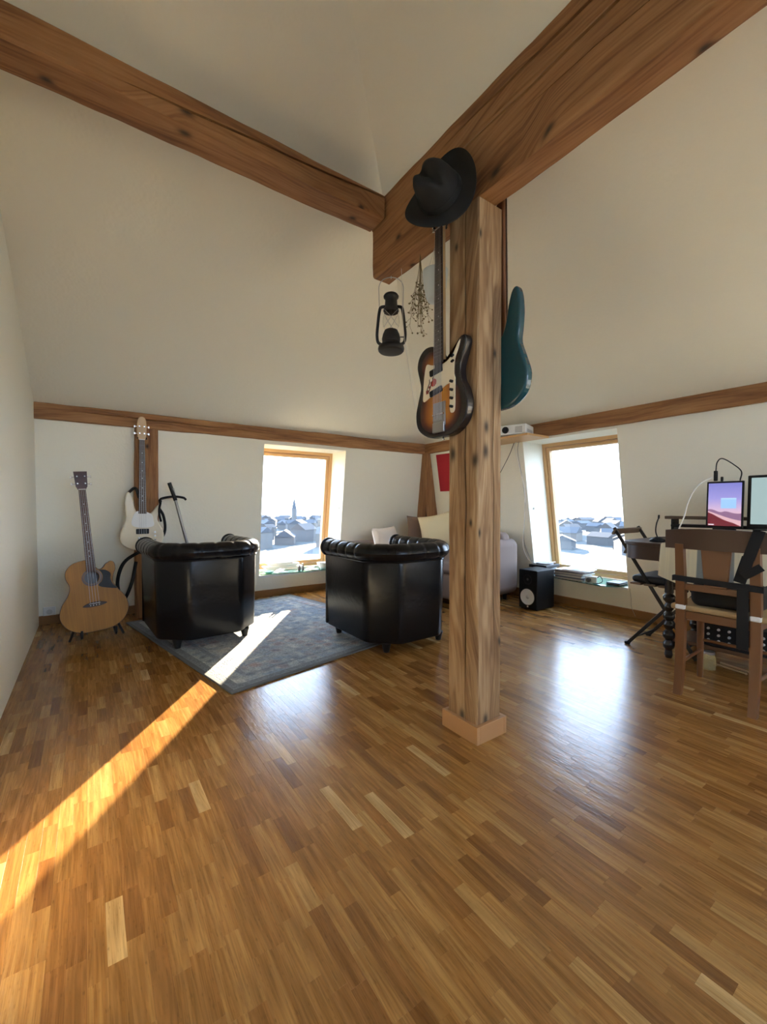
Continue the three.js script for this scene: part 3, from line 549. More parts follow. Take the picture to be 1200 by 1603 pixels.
function bassGuitar(label, pos, turn, color, guardM, boardM, woodM, opts = {}) {
  const g = thing('bass_guitar', label, 'bass guitar', pos, turn);
  const out = [[0, 0], [0.09, 0.01], [0.152, 0.06], [0.168, 0.135], [0.142, 0.21], [0.120, 0.262], [0.124, 0.32], [0.142, 0.372], [0.135, 0.398], [0.11, 0.385], [0.075, 0.335], [0.035, 0.305], [0, 0.303], [-0.035, 0.32], [-0.056, 0.37], [-0.07, 0.44], [-0.088, 0.495], [-0.112, 0.507], [-0.127, 0.47], [-0.133, 0.40], [-0.128, 0.33], [-0.124, 0.275], [-0.148, 0.205], [-0.170, 0.13], [-0.152, 0.055], [-0.085, 0.008]];
  const T = 0.042, m = mat(color, 0.22);
  const b = part('body', extrude(splineShape(out, 120), T, 0.012, 5), m, g);
  part('pickguard', extrude(splineShape([[-0.075, 0.215], [-0.08, 0.27], [-0.055, 0.33], [-0.02, 0.345], [0.03, 0.335], [0.072, 0.31], [0.085, 0.26], [0.082, 0.21], [0.0, 0.196]], 60), 0.003, 0.0008, 1).translate(0, 0, T), guardM, g);
  part('pickup', rbox(0.1, 0.045, 0.014, 0.006, 0, 0.165, T + 0.005), M.black, g);
  const br = part('bridge', rbox(0.075, 0.075, 0.006, 0.002, 0, 0.075, T + 0.003), M.chrome, g);
  for (let k = 0; k < 4; k++) part('saddle', rbox(0.012, 0.03, 0.008, 0.002, (k - 1.5) * 0.018, 0.09, T + 0.01), M.chrome, br);
  for (let k = 0; k < 3; k++) part('knob', cyl(0.009, 0.008, 0.016, 0.095, 0.09 + k * 0.033, T + 0.008, 14, Math.PI / 2), M.chrome, g);
  neck(g, { y0: 0.33, y1: 0.965, w0: 0.062, w1: 0.042, z: 0.028, thick: 0.021, wood: woodM, board: boardM, frets: 21, scaleLen: 0.864 });
  part('headstock', extrude(splineShape([[-0.021, 0.965], [-0.032, 1.0], [-0.036, 1.08], [-0.03, 1.14], [-0.012, 1.165], [0.014, 1.165], [0.032, 1.14], [0.036, 1.08], [0.032, 1.0], [0.021, 0.965]], 50), 0.014, 0.002, 1).translate(0, 0, 0.032), woodM, g);
  for (let k = 0; k < 4; k++) tuner(g, k % 2 ? 0.018 : -0.018, 1.02 + Math.floor(k / 2) * 0.06, 0.046, k % 2 ? 1 : -1, opts.peg ?? M.chrome);
  strings(g, 4, 0.054, 0.03, 0.08, 0.968, T + 0.018, 0.06, M.steel);
  const by = opts.hookY ?? 0.985;
  part('wall_hook', G([rod(V(0, by, -(opts.hook ?? 0.02)), V(0, by, 0.03), 0.006), tube([[-0.032, by - 0.004, 0.06], [-0.034, by - 0.008, 0.034], [0, by - 0.012, 0.026], [0.034, by - 0.008, 0.034], [0.032, by - 0.004, 0.06]], 0.005, 20, 8)]), M.black, g);
  part('strap_button', cyl(0.006, 0.006, 0.014, 0, -0.004, T / 2, 10), M.chrome, g);
  return g;
}
{
  const rosewood = mat(lin(0.06, 0.032, 0.02), 0.5), maple = mat(lin(0.60, 0.40, 0.20), 0.4);
  const w = bassGuitar('cream white bass guitar hanging before the wall timber', [0.39, 0.612, -4.283], 0, lin(0.74, 0.66, 0.50), M.white, rosewood, maple, { hook: 0.018 });
  part('strap', G([tube([[-0.105, 0.5, 0.02], [-0.05, 0.545, -0.005], [-0.02, 0.46, -0.012]], 0.012, 20, 8), tube([[0, 0.0, 0.02], [-0.14, -0.1, 0.03], [-0.19, -0.28, 0.04], [-0.15, -0.42, 0.045], [-0.09, -0.3, 0.03], [-0.05, -0.1, 0.02]], 0.014, 40, 8), tube([[0.13, 0.37, 0.02], [0.17, 0.3, -0.01], [0.18, 0.15, -0.012], [0.12, 0.05, 0.0]], 0.012, 24, 8)]), M.blackMatt, w, 'black shoulder strap');
  bassGuitar('dark teal bass guitar hanging on the far side of the post', [1.4868, 1.425, -1.262], Math.PI / 2, lin(0.008, 0.055, 0.07), M.black, rosewood, mat(lin(0.16, 0.06, 0.025), 0.4), { peg: M.black, hook: 0.001 });
}
{ // acoustic bass on its floor stand
  const g = thing('acoustic_guitar', 'amber acoustic guitar with black pickguard leaning on a floor stand', 'guitar', [0.045, 0.06, -3.88]);
  g.rotation.set(-0.13, 0.06, 0.075, 'YXZ');
  const out = [[0, 0], [0.10, 0.008], [0.175, 0.055], [0.212, 0.135], [0.198, 0.215], [0.155, 0.285], [0.128, 0.345], [0.135, 0.395], [0.152, 0.44], [0.148, 0.485], [0.128, 0.50], [0.098, 0.485], [0.072, 0.455], [0.045, 0.45], [0.025, 0.475], [0, 0.525], [-0.05, 0.527], [-0.11, 0.51], [-0.15, 0.465], [-0.155, 0.41], [-0.137, 0.35], [-0.150, 0.29], [-0.195, 0.215], [-0.212, 0.135], [-0.175, 0.055], [-0.10, 0.008]];
  const sh = splineShape(out, 130), hole = new THREE.Path().absarc(0.0, 0.395, 0.048, 0, Math.PI * 2, true);
  const D = 0.105, top = splineShape(out, 130); top.holes.push(hole);
  const spruce = texture(256, 256, (u, v) => { const n = 0.86 + 0.1 * (vnoise(u * 90, v * 2, 71, 90, 2) - 0.5) + 0.1 * (vnoise(u * 6, v * 3, 72, 6, 3) - 0.5); return [n, n * 0.98, n * 0.95]; }); spruce.repeat.set(2.2, 2.2);
  const side = new THREE.ExtrudeGeometry(sh, { depth: D, bevelEnabled: false }); // sides and back
  const dark = mat(lin(0.05, 0.02, 0.01), 0.35);
  { // ribs as a wall, open to the front so that the sound hole is hollow
    const p = sh.getPoints(), pos = [], idx = []; p.forEach((q) => { pos.push(q.x, q.y, 0, q.x, q.y, D); });
    for (let i = 0; i < p.length; i++) { const a = 2 * i, b = 2 * ((i + 1) % p.length); idx.push(a, b, b + 1, a, b + 1, a + 1); }
    const q = new THREE.BufferGeometry(); q.setAttribute('position', new THREE.Float32BufferAttribute(pos, 3)); q.setIndex(idx); q.computeVertexNormals();
    part('sides', G([q, extrude(sh, 0.004)]), dark, g, 'dark brown ribs and back');
  }
  const tp = part('soundboard', extrude(top, 0.004, 0.0008, 1).translate(0, 0, D - 0.004), phys(lin(0.50, 0.235, 0.035), 0.42, { map: spruce, specularIntensity: 0.5 }), g, 'amber spruce top');
  part('rosette', at(new THREE.RingGeometry(0.05, 0.063, 40), 0, 0.395, D + 0.0008), mat(lin(0.10, 0.05, 0.025), 0.4), tp);
  part('binding', new THREE.TubeGeometry(new THREE.CatmullRomCurve3(out.map(([x, y]) => V(x, y, D - 0.003)), true), 160, 0.003, 6, true), dark, tp);
  part('pickguard', extrude(splineShape([[0.048, 0.445], [0.085, 0.44], [0.118, 0.41], [0.115, 0.37], [0.125, 0.33], [0.150, 0.292], [0.128, 0.293], [0.085, 0.305], [0.05, 0.318], [0.035, 0.335], [0.058, 0.36], [0.068, 0.40], [0.058, 0.43]], 70), 0.002, 0.0005, 1).translate(0, 0, D + 0.0002), M.black, g, 'glossy black pickguard');
  const br = part('bridge', extrude(splineShape([[-0.075, 0.19], [-0.05, 0.205], [-0.02, 0.214], [0.02, 0.214], [0.05, 0.207], [0.078, 0.196], [0.05, 0.184], [0.02, 0.18], [-0.02, 0.18], [-0.05, 0.183]], 40), 0.009, 0.002, 2).translate(0, 0, D), mat(lin(0.03, 0.015, 0.012), 0.5), g);
  part('saddle', rbox(0.07, 0.004, 0.006, 0.001, 0, 0.204, D + 0.011), M.white, br);
  for (let k = 0; k < 4; k++) part('bridge_pin', at(new THREE.SphereGeometry(0.0045, 10, 8), (k - 1.5) * 0.018, 0.191, D + 0.01), M.white, br);
  const mahog = mat(lin(0.10, 0.035, 0.018), 0.45);
  neck(g, { y0: 0.45, y1: 1.06, w0: 0.06, w1: 0.045, z: D - 0.018, thick: 0.021, wood: mahog, board: mat(lin(0.085, 0.035, 0.02), 0.5), frets: 20, scaleLen: 0.82 });
  part('headstock', extrude(polyShape([[-0.024, 1.06], [-0.036, 1.085], [-0.042, 1.2], [0.042, 1.2], [0.036, 1.085], [0.024, 1.06]]), 0.016, 0.002, 1).translate(0, 0, D - 0.014), mat(lin(0.06, 0.018, 0.012), 0.3), g);
  for (let k = 0; k < 4; k++) tuner(g, k % 2 ? 0.024 : -0.024, 1.105 + Math.floor(k / 2) * 0.055, D + 0.004, k % 2 ? 1 : -1, M.chrome);
  strings(g, 4, 0.054, 0.032, 0.2, 1.062, D + 0.017, D + 0.01, M.steel);
}
function yokeStand(label, pos, turn, o) {
  const s = thing('guitar_stand', label, 'guitar stand', pos, turn, 'guitar stands');
  return s;
}
{ // stand under the acoustic guitar
  const s = yokeStand('low black folding stand under the acoustic guitar', [0.045, 0, -3.93], 0.06);
  part('leg', rod(V(-0.17, 0.008, 0.10), V(-0.03, 0.34, -0.12), 0.009), M.black, s); part('leg', rod(V(0.17, 0.008, 0.10), V(0.03, 0.34, -0.12), 0.009), M.black, s); part('leg', rod(V(0, 0.008, -0.30), V(0, 0.34, -0.125), 0.009), M.black, s);
  part('spreader', rod(V(-0.13, 0.1, 0.04), V(0.13, 0.1, 0.04), 0.007), M.black, s);
  for (const x of [-0.1, 0.11]) part('cradle_arm', G([tube([[x, 0.1, 0.04], [x, 0.048, 0.09], [x, 0.04, 0.185], [x, 0.055, 0.197], [x, 0.095, 0.19]], 0.008, 24, 8)]), M.black, s);
}
{ // empty hanging stand behind the armchair
  const s = yokeStand('silver tube guitar stand with black yoke behind the armchair', [0.80, 0, -4.22], 0);
  part('mast', rod(V(0.06, 0.15, 0.02), V(-0.17, 1.16, -0.03), 0.013), mat(lin(0.3, 0.29, 0.27), 0.4, { metalness: 0.6 }), s); part('upper_tube', rod(V(-0.145, 1.05, -0.025), V(-0.195, 1.21, -0.035), 0.017), M.black, s);
  part('yoke', G([tube([[-0.28, 1.02, 0.05], [-0.27, 1.06, 0.0], [-0.155, 1.085, -0.03], [-0.085, 1.075, 0.0], [-0.075, 1.06, 0.05]], 0.011, 30, 8)]), M.black, s);
  part('strap_loop', tube([[-0.27, 1.05, 0.02], [-0.285, 0.95, 0.02], [-0.27, 0.86, 0.02]], 0.009, 16, 8), M.blackMatt, s);
  for (const [x, z] of [[-0.16, 0.16], [0.2, 0.16], [0.08, -0.2]]) part('leg', rod(V(0.06, 0.2, 0.02), V(x, 0.008, z), 0.009), M.black, s);
}

// ---------------------------------------------------------------- hat, lantern, hanging jar and dried flowers
{
  const g = thing('fedora_hat', 'black felt brimmed hat hung over the guitar headstock', 'hat', [1.232, 2.315, -1.335]);
  const ax = V(-0.94, 0.2, 0.27).normalize(), side = new THREE.Vector3().crossVectors(ax, V(0.1, -0.7, 0.7)).normalize(), fr = new THREE.Vector3().crossVectors(side, ax);
  g.quaternion.setFromRotationMatrix(new THREE.Matrix4().makeBasis(side, ax, fr));
  const felt = mat(lin(0.012, 0.012, 0.013), 0.85);
  const crownP = [[0.099, 0.002], [0.096, 0.03], [0.091, 0.065], [0.083, 0.098], [0.072, 0.115], [0.055, 0.122], [0.03, 0.124], [0, 0.124], [0, 0.12], [0.03, 0.12], [0.053, 0.118], [0.069, 0.111], [0.079, 0.095], [0.087, 0.063], [0.092, 0.03], [0.095, 0.002]];
  const cr = lathe(crownP, 64);
  part('crown', toCreasedNormals(warp(cr, (x, y, z) => { const k = Math.max(0, (y - 0.05) / 0.075); const xs = x * (1 - 0.10 * k) * 0.92 * (1 - 0.22 * k * Math.max(0, z / 0.09)); return [xs, y - 0.034 * k * k * Math.exp(-Math.pow(x / 0.026, 2)) - 0.012 * k * Math.max(0, z / 0.09), z * 1.06]; }), 1.2), felt, g);
  const br = lathe([[0.096, 0.0], [0.12, -0.002], [0.15, 0.0], [0.168, 0.004], [0.169, 0.001], [0.15, -0.004], [0.12, -0.006], [0.096, -0.004]], 64);
  part('brim', toCreasedNormals(warp(br, (x, y, z) => { const r = Math.hypot(x, z), k = Math.max(0, (r - 0.095) / 0.075); return [x * 0.96, y + k * k * (0.042 * Math.pow(Math.abs(x) / r, 2) - 0.014 * Math.pow(Math.abs(z) / r, 2)), z * 1.06]; }), 1.2), felt, g);
  part('hat_band', warp(lathe([[0.0985, 0.003], [0.1005, 0.003], [0.0985, 0.026], [0.0965, 0.026]], 64), (x, y, z) => [x * 0.93, y, z * 1.065]), mat(lin(0.02, 0.02, 0.021), 0.5), g);
}
{
  const g = thing('oil_lantern', 'black metal storm lantern hanging from the beam end', 'lantern', [1.40, 1.862, -1.925], -0.63);
  const m = mat(lin(0.010, 0.010, 0.011), 0.42);
  part('fuel_tank', lathe([[0, 0], [0.064, 0], [0.072, 0.008], [0.074, 0.02], [0.07, 0.034], [0.058, 0.044], [0.05, 0.048], [0.05, 0.058], [0, 0.058]]), m, g);
  const bn = part('burner', lathe([[0.05, 0.055], [0.052, 0.075], [0.046, 0.10], [0.038, 0.118], [0.036, 0.122], [0, 0.122]]), m, g);
  part('wick_knob', G([rod(V(0.03, 0.085, 0), V(0.075, 0.085, 0), 0.003), cyl(0.009, 0.009, 0.004, 0.077, 0.085, 0, 12, 0, 0, Math.PI / 2)]), m, bn);
  part('glass_globe', lathe([[0.037, 0.12], [0.046, 0.14], [0.05, 0.165], [0.048, 0.19], [0.041, 0.215], [0.036, 0.228]]), phys(lin(0.95, 0.95, 0.93), 0.05, { transmission: 1, thickness: 0 }), g);
  part('globe_guard', G([tube([[-0.04, 0.125, 0.04], [0, 0.172, 0.062], [0.036, 0.222, 0.036]], 0.0014, 16, 5), tube([[0.04, 0.125, 0.04], [0, 0.172, 0.062], [-0.036, 0.222, 0.036]], 0.0014, 16, 5), tube([[-0.04, 0.125, -0.04], [0, 0.172, -0.062], [0.036, 0.222, -0.036]], 0.0014, 16, 5), tube([[0.04, 0.125, -0.04], [0, 0.172, -0.062], [-0.036, 0.222, -0.036]], 0.0014, 16, 5)]), M.steel, g);
  part('chimney', lathe([[0.04, 0.222], [0.044, 0.23], [0.04, 0.244], [0.036, 0.25], [0.034, 0.28], [0.033, 0.298], [0.042, 0.304], [0.043, 0.312], [0.036, 0.322], [0.02, 0.329], [0, 0.331]]), m, g);
  for (const s of [-1, 1]) part('side_tube', tube([[s * 0.048, 0.04, 0], [s * 0.072, 0.055, 0], [s * 0.079, 0.09, 0], [s * 0.074, 0.16, 0], [s * 0.066, 0.225, 0], [s * 0.058, 0.25, 0], [s * 0.03, 0.256, 0]], 0.0085, 40, 10), m, g);
  part('bail', tube([[-0.066, 0.235, 0], [-0.068, 0.32, 0], [-0.066, 0.375, 0], [-0.045, 0.405, 0], [0, 0.418, 0], [0.045, 0.405, 0], [0.066, 0.375, 0], [0.068, 0.32, 0], [0.066, 0.235, 0]], 0.0022, 60, 6), M.steel, g);
  part('hook', G([tube([[0, 0.44, 0], [0, 0.425, 0.004], [0, 0.415, 0.008], [0, 0.411, 0], [0, 0.415, -0.008]], 0.002, 16, 6)]), M.steel, g);
}
{
  const g = thing('hanging_jar', 'pale blue glass jar hanging behind the guitar neck', 'jar', [1.415, 2.01, -1.575]);
  part('bowl', lathe([[0, 0], [0.035, 0.002], [0.045, 0.02], [0.055, 0.07], [0.062, 0.12], [0.062, 0.15], [0.058, 0.152], [0.058, 0.12], [0.05, 0.07], [0.04, 0.022], [0, 0.008]]), phys(lin(0.72, 0.80, 0.82), 0.3, { transmission: 0.25, thickness: 0 }), g);
  for (let k = 0; k < 3; k++) { const a = k * 2.1 + 0.4; part('cord', rod(V(Math.cos(a) * 0.06, 0.15, Math.sin(a) * 0.06), V(0, 0.276, 0), 0.0012, 0.0012, 5), M.cable, g); }
  const d = thing('dried_flowers', 'bunch of dried brown flower stems hanging from the beam', 'dried flowers', [1.40, 2.286, -1.672]);
  const r = rng(9), stems = [], buds = [];
  for (let i = 0; i < 16; i++) {
    const a = r() * 6.28, sp = 0.015 + 0.06 * r(), l = 0.2 + 0.2 * r(), p = [[0, 0, 0], [Math.cos(a) * sp * 0.2, -0.1, Math.sin(a) * sp * 0.2], [Math.cos(a) * sp * 0.7, -l * 0.7, Math.sin(a) * sp * 0.7], [Math.cos(a) * sp, -l, Math.sin(a) * sp]];
    stems.push(tube(p, 0.0011, 10, 4));
    for (let k = 0; k < 9; k++) { const t = 0.45 + 0.55 * r(), b = V(Math.cos(a) * sp * t, -l * t, Math.sin(a) * sp * t), e = b.clone().add(V((r() - 0.5) * 0.05, -0.012 - 0.02 * r(), (r() - 0.5) * 0.05)); stems.push(rod(b, e, 0.0007, 0.0007, 4)); buds.push(at(new THREE.IcosahedronGeometry(0.0025 + 0.003 * r(), 0), e.x, e.y, e.z)); }
  }
  const st = part('stems', G(stems), mat(lin(0.22, 0.16, 0.07), 0.9), d); st.userData.kind = 'stuff';
  const bd = part('seed_heads', G(buds), mat(lin(0.20, 0.165, 0.085), 0.95), d); bd.userData.kind = 'stuff';
}
single('thread', tube([[1.4, 2.286, -1.83], [1.4, 1.95, -1.81], [1.4, 1.751, -1.77], [1.4, 1.5, -1.71]], 0.0012, 30, 5), M.cable, 'thin pale thread hanging from the beam by the lantern', 'thread');

// ---------------------------------------------------------------- corner: red cloth, projector on its shelf, wires, sockets
single('red_pennant', warp(span(-4.125, -3.86, 1.19, 1.665, 0.002, 0.008, 0.002), (x, y, z) => [leanB(y) - z - 0.004 * (1 + Math.sin(x * 40 + y * 5)), y, x + 0.012 * (y - 1.4)]), mat(lin(0.42, 0.012, 0.022), 0.8), 'narrow red cloth hanging on the wall behind the post', 'wall cloth');
{
  const s = thing('wall_shelf', 'pine board shelf under the projector', 'shelf', [0, 0, 0]);
  part('board', span(3.36, 3.70, 1.664, 1.684, -3.2, -2.46, 0.003), M.pine, s);
  part('bracket', G([bar(V(3.69, 1.45, -3.1), V(3.69, 1.664, -3.1), 0.02, 0.004), bar(V(3.45, 1.660, -3.1), V(3.69, 1.48, -3.1), 0.014, 0.006, V(0, 0, 1))]), M.steel, s);
  const p = thing('projector', 'white video projector with dark lens on the pine shelf', 'projector', [3.50, 1.684, -2.735], 0.32);
  part('case', rbox(0.24, 0.098, 0.34, 0.012, 0, 0.062, 0, 0, 0, 0, 3), M.white, p);
  const l = part('lens', G([cyl(0.033, 0.033, 0.014, -0.122, 0.062, -0.03, 24, 0, 0, Math.PI / 2)]), M.black, p); part('lens_glass', cyl(0.02, 0.014, 0.008, -0.131, 0.062, -0.03, 20, 0, 0, Math.PI / 2), mat(lin(0.02, 0.02, 0.03), 0.08), l);
  part('vent', G([0, 1, 2, 3, 4].map((k) => box(0.002, 0.006, 0.07, -0.1205, 0.035 + k * 0.012, 0.1))), mat(lin(0.25, 0.25, 0.25), 0.6), p);
  for (const [x, z] of [[-0.09, -0.13], [0.09, -0.13], [-0.09, 0.13], [0.09, 0.13]]) part('foot', cyl(0.012, 0.012, 0.014, x, 0.007, z, 12), M.black, p);
  part('side_ports', rbox(0.16, 0.03, 0.004, 0.001, 0, 0.05, 0.17), mat(lin(0.5, 0.5, 0.5), 0.5), p);
}
single('cable', tube([[3.64, 1.66, -2.8], [3.71, 1.638, -2.875], [3.745, 1.385, -2.831], [3.785, 1.149, -2.803], [3.838, 0.807, -2.848], [3.88, 0.54, -2.886], [3.90, 0.41, -2.82], [3.93, 0.385, -2.77]], 0.004, 80, 6), M.cable, 'white cable running down the wall from the projector', 'cable');
single('cable', tube([[3.64, 1.66, -2.77], [3.715, 1.58, -2.84], [3.765, 1.28, -2.815], [3.80, 1.05, -2.81], [3.835, 0.85, -2.84], [3.875, 0.6, -2.87], [3.91, 0.4, -2.80]], 0.003, 80, 6), mat(lin(0.3, 0.29, 0.27), 0.5), 'thin grey cable beside the white cable under the projector', 'cable');
single('cable', tube([[3.68, 1.66, -2.86], [3.72, 1.55, -2.95], [3.748, 1.369, -3.094], [3.78, 1.15, -3.27]], 0.003, 40, 6), M.blackMatt, 'black cable slanting down the wall behind the post', 'cable');
single('cable', tube([[3.955, 0.262, -1.815], [3.967, 0.18, -1.81], [3.966, 0.1, -1.805], [3.965, 0.02, -1.77]], 0.002, 30, 5), mat(lin(0.4, 0.38, 0.34), 0.6), 'thin grey cord hanging below the desk window', 'cable');
{
  const s = thing('wall_socket', 'white power socket low on the wall by the acoustic guitar', 'socket', [-0.275, 0.105, leanA(0.105)]);
  part('plate', rbox(0.085, 0.085, 0.012, 0.004, 0, 0, 0.006), M.white, s); part('insert', cyl(0.021, 0.021, 0.004, 0, 0, 0.012, 20, Math.PI / 2), mat(lin(0.6, 0.6, 0.58), 0.5), s);
}

{ // daybed at the end of the room
  const g = thing('daybed', 'low daybed with white linen cover beside the gable wall', 'bed', [2.85, 0, 1.7]);
  part('bed_frame', rbox(1.7, 0.16, 1.6, 0.02, 0, 0.2, 0), M.pine, g); part('mattress', rbox(1.68, 0.2, 1.58, 0.06, 0, 0.38, 0, 0, 0, 0, 3), M.white, g); part('linen_cover', rbox(1.72, 0.05, 1.6, 0.024, 0, 0.495, 0, 0, 0, 0, 3), M.white, g);
  for (const [x, z] of [[-0.78, -0.72], [0.78, -0.72], [-0.78, 0.72], [0.78, 0.72]]) part('leg', cyl(0.02, 0.025, 0.125, x, 0.0625, z, 12), M.pine, g);
}

// ---------------------------------------------------------------- window sill things
M.glassShelf = phys(lin(0.72, 0.93, 0.88), 0.05, { transmission: 0.9, thickness: 0.01, attenuationColor: lin(0.25, 0.75, 0.62), attenuationDistance: 0.05 });
function glassPlate(pts, y, label) { single('glass_plate', at(extrude(polyShape(pts.map(([x, z]) => [x, -z])), 0.008, 0.001, 1), 0, y, 0, -Math.PI / 2), M.glassShelf, label, 'glass plate'); }
glassPlate([[1.54, -4.82], [1.54, -4.535], [1.9, -4.48], [2.44, -4.47], [2.44, -4.82]], 0.2405, 'greenish glass plate lying on the sill between the armchairs');
glassPlate([[4.25, -2.74], [3.94, -2.74], [3.885, -2.56], [3.82, -2.02], [3.93, -1.87], [4.25, -1.87]], 0.2655, 'turquoise glass plate lying on the sill beside the desk');
{
  const ya = 0.2486;
  const b = thing('bowl', 'white ceramic bowl on the sill between the armchairs', 'bowl', [2.31, ya, -4.56]);
  part('body', lathe([[0, 0], [0.035, 0], [0.04, 0.006], [0.07, 0.045], [0.08, 0.075], [0.077, 0.075], [0.066, 0.046], [0.036, 0.012], [0, 0.01]]), M.white, b);
  for (const [x, z, h, c] of [[1.995, -4.545, 0.07, lin(0.12, 0.10, 0.10)], [2.045, -4.56, 0.085, lin(0.2, 0.2, 0.22)]]) {
    const o = thing('small_bottle', h > 0.08 ? 'taller grey tiny bottle on the sill between the armchairs' : 'shorter dark tiny bottle on the sill between the armchairs', 'bottle', [x, ya, z], 0, 'tiny bottles on the sill');
    part('body', lathe([[0, 0], [0.014, 0], [0.015, 0.004], [0.015, h * 0.6], [0.006, h * 0.75], [0.006, h * 0.86], [0, h * 0.86]], 20), mat(c, 0.3), o); part('cap', cyl(0.008, 0.008, h * 0.16, 0, h * 0.93, 0, 14), M.white, o);
  }
  const dish = thing('glass_dish', 'shallow green glass dish at the end of the sill', 'dish', [1.64, ya, -4.57]);
  part('body', lathe([[0, 0], [0.03, 0], [0.055, 0.018], [0.06, 0.024], [0.056, 0.025], [0.03, 0.007], [0, 0.006]], 28), phys(lin(0.35, 0.62, 0.5), 0.1, { transmission: 0.6, thickness: 0 }), dish);
  const pile = thing('paper_pile', 'low pile of loose white papers along the sill window frame', 'papers', [1.86, ya, -4.755]);
  for (let k = 0; k < 5; k++) part('sheet', rbox(0.5 - k * 0.05, 0.018, 0.11, 0.003, (k % 2 ? 0.03 : -0.02), 0.0095 + k * 0.0185, 0, 0, (k % 3 - 1) * 0.05), M.white, pile);
  const pap = [['folded white paper sheet lying beside the green dish', 1.78, -4.58, 0.16, 0.11, 0.3], ['white envelope lying beside the ceramic bowl', 2.16, -4.57, 0.15, 0.10, -0.2]];
  for (const [label, x, z, w, d, ry] of pap) { const o = thing('paper_sheet', label, 'paper', [x, ya, z], ry); part('sheet', rbox(w, 0.003, d, 0.001, 0, 0.0017, 0), M.white, o); part('folded_flap', rbox(w * 0.6, 0.002, d * 0.9, 0.001, -w * 0.1, 0.022, 0, 0, 0, 0.3), M.white, o); }
}
{
  const yb = 0.2736, r = rng(21), cols = [lin(0.55, 0.5, 0.48), lin(0.12, 0.13, 0.2), lin(0.72, 0.7, 0.68), lin(0.35, 0.34, 0.4), lin(0.7, 0.66, 0.6), lin(0.16, 0.15, 0.18), lin(0.75, 0.74, 0.74)], words = ['beige', 'navy', 'white', 'slate', 'cream', 'charcoal', 'pale grey'];
  let y = yb;
  for (let k = 0; k < 7; k++) {
    const h = 0.011 + r() * 0.006, o = thing('record_sleeve', words[k] + ' flat sleeve in the stack on the sill beside the desk', 'sleeve', [3.965 + (r() - 0.5) * 0.02, y, -2.36 + (r() - 0.5) * 0.04], (r() - 0.5) * 0.12, 'sleeves stacked on the desk window sill');
    part('cover', rbox(0.2, h - 0.002, 0.31, 0.002, 0, h / 2, 0), mat(cols[k], 0.5), o); part('disc_edge', rbox(0.19, 0.004, 0.3, 0.001, -0.004, h / 2, 0.004), M.black, o); y += h;
  }
  const t = thing('record_player', 'flat black record player beside the white cable on the sill', 'record player', [3.93, yb, -2.66], 0.05);
  part('support_box', rbox(0.16, 0.085, 0.12, 0.004, 0.06, 0.0425, 0), mat(lin(0.5, 0.5, 0.52), 0.6), t); part('plinth', rbox(0.26, 0.032, 0.20, 0.006, 0, 0.101, 0), M.black, t); const pl = part('platter', cyl(0.085, 0.085, 0.012, 0.01, 0.123, 0, 32), mat(lin(0.3, 0.3, 0.33), 0.3), t); part('tonearm', rod(V(0.08, 0.138, 0.08), V(0.0, 0.136, 0.05), 0.004), M.steel, pl);
  const pp = thing('paper_sheet', 'loose white sheets lying on top of the sleeve stack', 'paper', [3.975, y, -2.30], 0.15); part('sheet', rbox(0.19, 0.006, 0.26, 0.001, 0, 0.0035, 0), M.white, pp); part('curled_sheet', rbox(0.15, 0.003, 0.2, 0.001, 0.01, 0.018, 0.02, 0.12, 0, 0.06), M.white, pp);
  const c = thing('compact_camera', 'small silver camera with dark lens on the sill', 'camera', [3.885, yb, -2.13], 0.35);
  part('body', rbox(0.035, 0.062, 0.10, 0.008, 0, 0.031, 0), mat(lin(0.6, 0.58, 0.54), 0.35), c); const ln = part('lens', cyl(0.022, 0.02, 0.03, -0.03, 0.03, -0.02, 20, 0, 0, Math.PI / 2), M.black, c); part('lens_glass', cyl(0.013, 0.013, 0.002, -0.0455, 0.03, -0.02, 16, 0, 0, Math.PI / 2), mat(lin(0.03, 0.03, 0.05), 0.05), ln); part('strap', tube([[0, 0.05, 0.05], [-0.01, 0.07, 0.075], [-0.03, 0.03, 0.1], [-0.04, 0.006, 0.07], [-0.05, 0.006, 0.02]], 0.004, 24, 6), M.black, c);
  const n = thing('flat_case', 'flat black case at the end of the sill beside the desk', 'case', [3.99, yb, -1.945], 0.02);
  part('body', rbox(0.16, 0.026, 0.12, 0.006, 0, 0.0135, 0), M.black, n); part('zip', rbox(0.162, 0.003, 0.122, 0.001, 0, 0.014, 0), M.steel, n);
}

